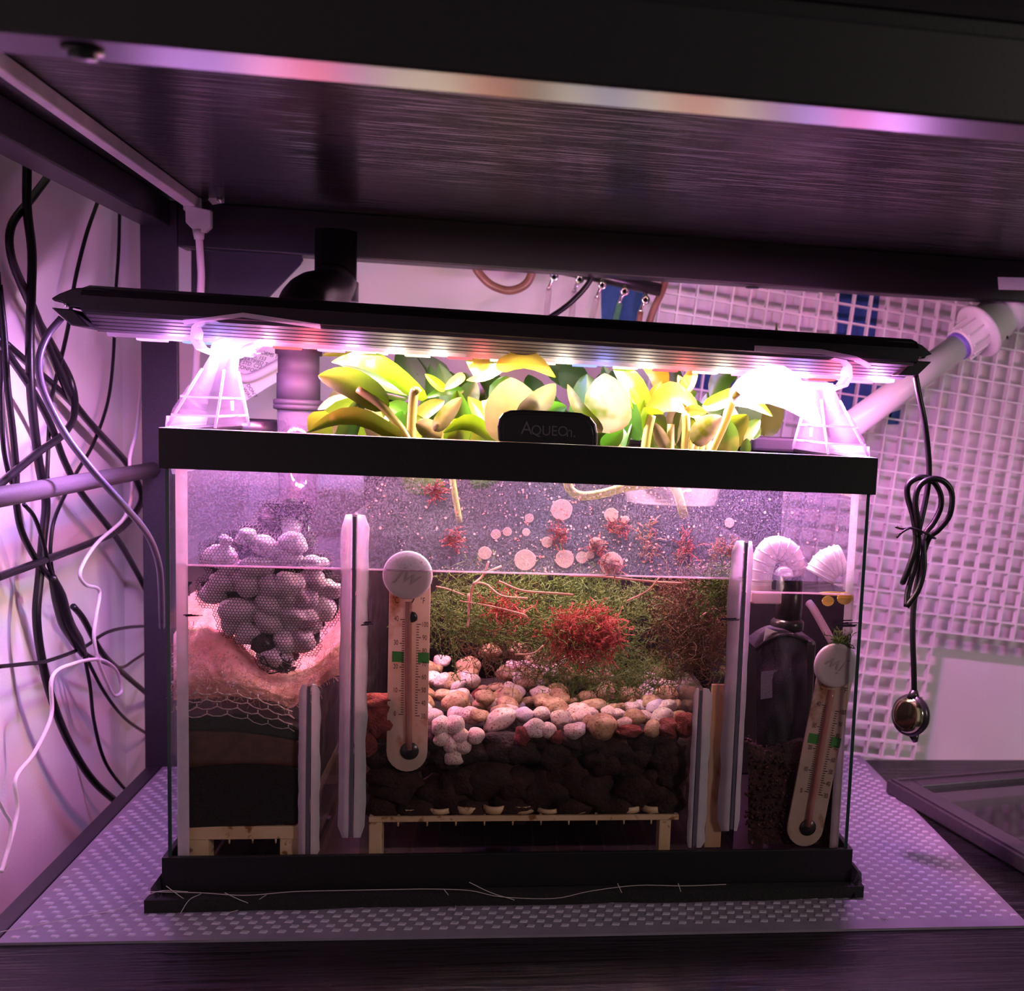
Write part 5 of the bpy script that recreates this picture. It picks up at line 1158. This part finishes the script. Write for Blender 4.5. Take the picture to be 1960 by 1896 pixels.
hl = a1+dr*.036+(-Vector((0, 1, 0))*.0185+Vector((.006, 0, -.006))); obj('dark_hole', MB().ico(hl+Vector((.004, .001, -.006)), (.0012, .001, .0018), 1, 0), M['ink'], ft_)
vm = thing('air_valve_manifold', 'black air manifold with a row of chrome valves and hanging tubes at back', 'air manifold', at(1160, 540, Y=.318))
obj('manifold_bar', MB().tube([at(1040, 506, Y=.318), at(1150, 529, Y=.318), at(1264, 555, Y=.318)], .0055, 16, 1), M['gloss_black'], vm)
for k, (u, v, tm_, u2) in enumerate([(1060, 530, 'clear_tube', 1045), (1109, 535, 'clear_tube', 1092), (1152, 546, 'clear_tube', 1128), (1195, 558, 'green_tube', 1172), (1235, 574, 'brown_hose', 1218)]):
    q = at(u, v, Y=.312); vb = obj('valve', MB().ico(q, (.0030, .003, .0032), 2, 0).tube([q+Vector((0, .002, .006)), q, at(u-6, v+12, Y=.312), at(u-11, v+26, Y=.312)], [.0020, .0020, .0014, .0016], 10, 2), M['chrome'], vm)
    obj('knob', MB().lathe([(.0038, 0), (.0034, -.0012), (.0015, -.0014), (.0015, .0)], q+Vector((0, -.003, 0)), 'y', 16), M['chrome'], vb)
    obj('air_tube', MB().tube([at(u-9, v+22, Y=.312), at((u+u2)/2-5, v+55, Y=.312), at(u2, v+95, Y=.312)], .0025, 10, 4), M[tm_], vb)
tag(obj('brown_hose', MB().tube([at(906, 500, Y=.31), at(915, 520, Y=.31), at(940, 545, Y=.31), at(975, 556, Y=.31), at(1005, 545, Y=.31), at(1018, 522, Y=.31), at(1020, 500, Y=.31)], .0034, 12, 6), M['brown_hose'], loc=at(906, 500, Y=.31)), 'brown hose hanging in a loop below the rear rail', 'hose')
tag(obj('brown_hose', MB().tube([at(1278, 520, Y=.322), at(1268, 555, Y=.322), at(1250, 595, Y=.322), at(1235, 640, Y=.322)], .0030, 12, 5), M['brown_hose'], loc=at(1278, 520, Y=.322)), 'straight brown hose slanting down right of the air valves', 'hose')
tag(obj('power_cable', MB().tube([at(1140, 515, Y=.300), at(1122, 548, Y=.300), at(1085, 585, Y=.300), at(1030, 622, Y=.29)], .0023, 10, 5), M['cable'], loc=at(1140, 515, Y=.3)), 'black cord slanting across in front of the air valves', 'cable')

# spare lid lying at the right
ld_ = thing('glass_lid', 'black framed glass tank lid lying flat on the shelf at right', 'lid', at(1850, 1560, Z=.002))
c0 = at(1697, 1490, Z=.012); 
e1 = (at(1960, 1640, Z=.012)-c0).normalized(); e2 = Vector((-e1.y, e1.x, 0)); e2 = (at(1830, 1478, Z=.012)-at(1790, 1492, Z=.012)).normalized()
e2 = Vector((e1.y*-1, e1.x, 0)); L1, L2, wf, hf = .30, .22, .020, .0105
def rp(a, b, z): return Vector((c0.x, c0.y, 0))+e1*a+e2*b+Vector((0, 0, z))
obj('frame_side', MB().obox(rp(0, 0, .0008), e1*L1, e2*wf, Vector((0, 0, hf))), M['lid_frame'], ld_, .001)
obj('frame_side', MB().obox(rp(0, L2-wf, .0008), e1*L1, e2*wf, Vector((0, 0, hf))), M['lid_frame'], ld_, .001)
obj('frame_side', MB().obox(rp(0, wf+.0001, .0008), e1*wf, e2*(L2-2*wf-.0002), Vector((0, 0, hf))), M['lid_frame'], ld_, .001)
obj('frame_side', MB().obox(rp(L1-wf, wf+.0001, .0008), e1*wf, e2*(L2-2*wf-.0002), Vector((0, 0, hf))), M['lid_frame'], ld_, .001)
obj('lip', MB().obox(rp(.002, .003, hf+.0009), e1*(L1-.004), e2*.003, Vector((0, 0, .0012))).obox(rp(.003, .0065, hf+.0009), e1*.003, e2*(L2-.01), Vector((0, 0, .0012))), M['lid_frame'], ld_)
obj('pane', MB().obox(rp(wf, wf, .0045), e1*(L1-2*wf), e2*(L2-2*wf), Vector((0, 0, .003))), clear('lid_glass', (.35, .32, .36), .04, (.8, .7, .8), .10, .04), ld_)

# hairs and drips at the pad edge
hr = MB()
for pth in ([(285, 1706), (380, 1708), (470, 1713), (560, 1706), (640, 1704), (740, 1702), (830, 1701), (900, 1704), (960, 1716), (1060, 1719), (1130, 1705), (1220, 1694), (1310, 1695), (1390, 1692)], [(345, 1748), (362, 1722), (385, 1710)], [(432, 1748), (470, 1736), (510, 1712)], [(430, 1708), (460, 1722), (495, 1735)], [(850, 1702), (870, 1728), (872, 1738)], [(898, 1688), (940, 1708), (985, 1722)], [(318, 1695), (345, 1715), (365, 1728)], [(1298, 1690), (1303, 1706)], [(1182, 1690), (1190, 1708)], [(0, 1783), (80, 1768), (160, 1752), (230, 1738), (300, 1706), (360, 1706)]):
    hr.tube([at(u, v, Y=-.0105) if v < 1725 else at(u, v, Z=.0012) for u, v in pth], .00022, 4, 5)
tag(obj('loose_hairs', hr, M['fiber'], loc=at(600, 1706, Y=-.0105)), 'pale loose hairs caught along the front edge of the foam pad', 'hair', kind='stuff')
dr_ = MB().lathe([(.0022, 0), (.002, .0006), (.001, .0011), (0, .0013)], at(1693, 1760, Z=.0002), 'z', 14)
tag(obj('water_drop', dr_, clear('drop', (.97, .95, .97), .1, (1, 1, .9), .2, .02), loc=at(1693, 1760, Z=.0002)), 'bright water drop on the front of the grey liner at right', 'drop')
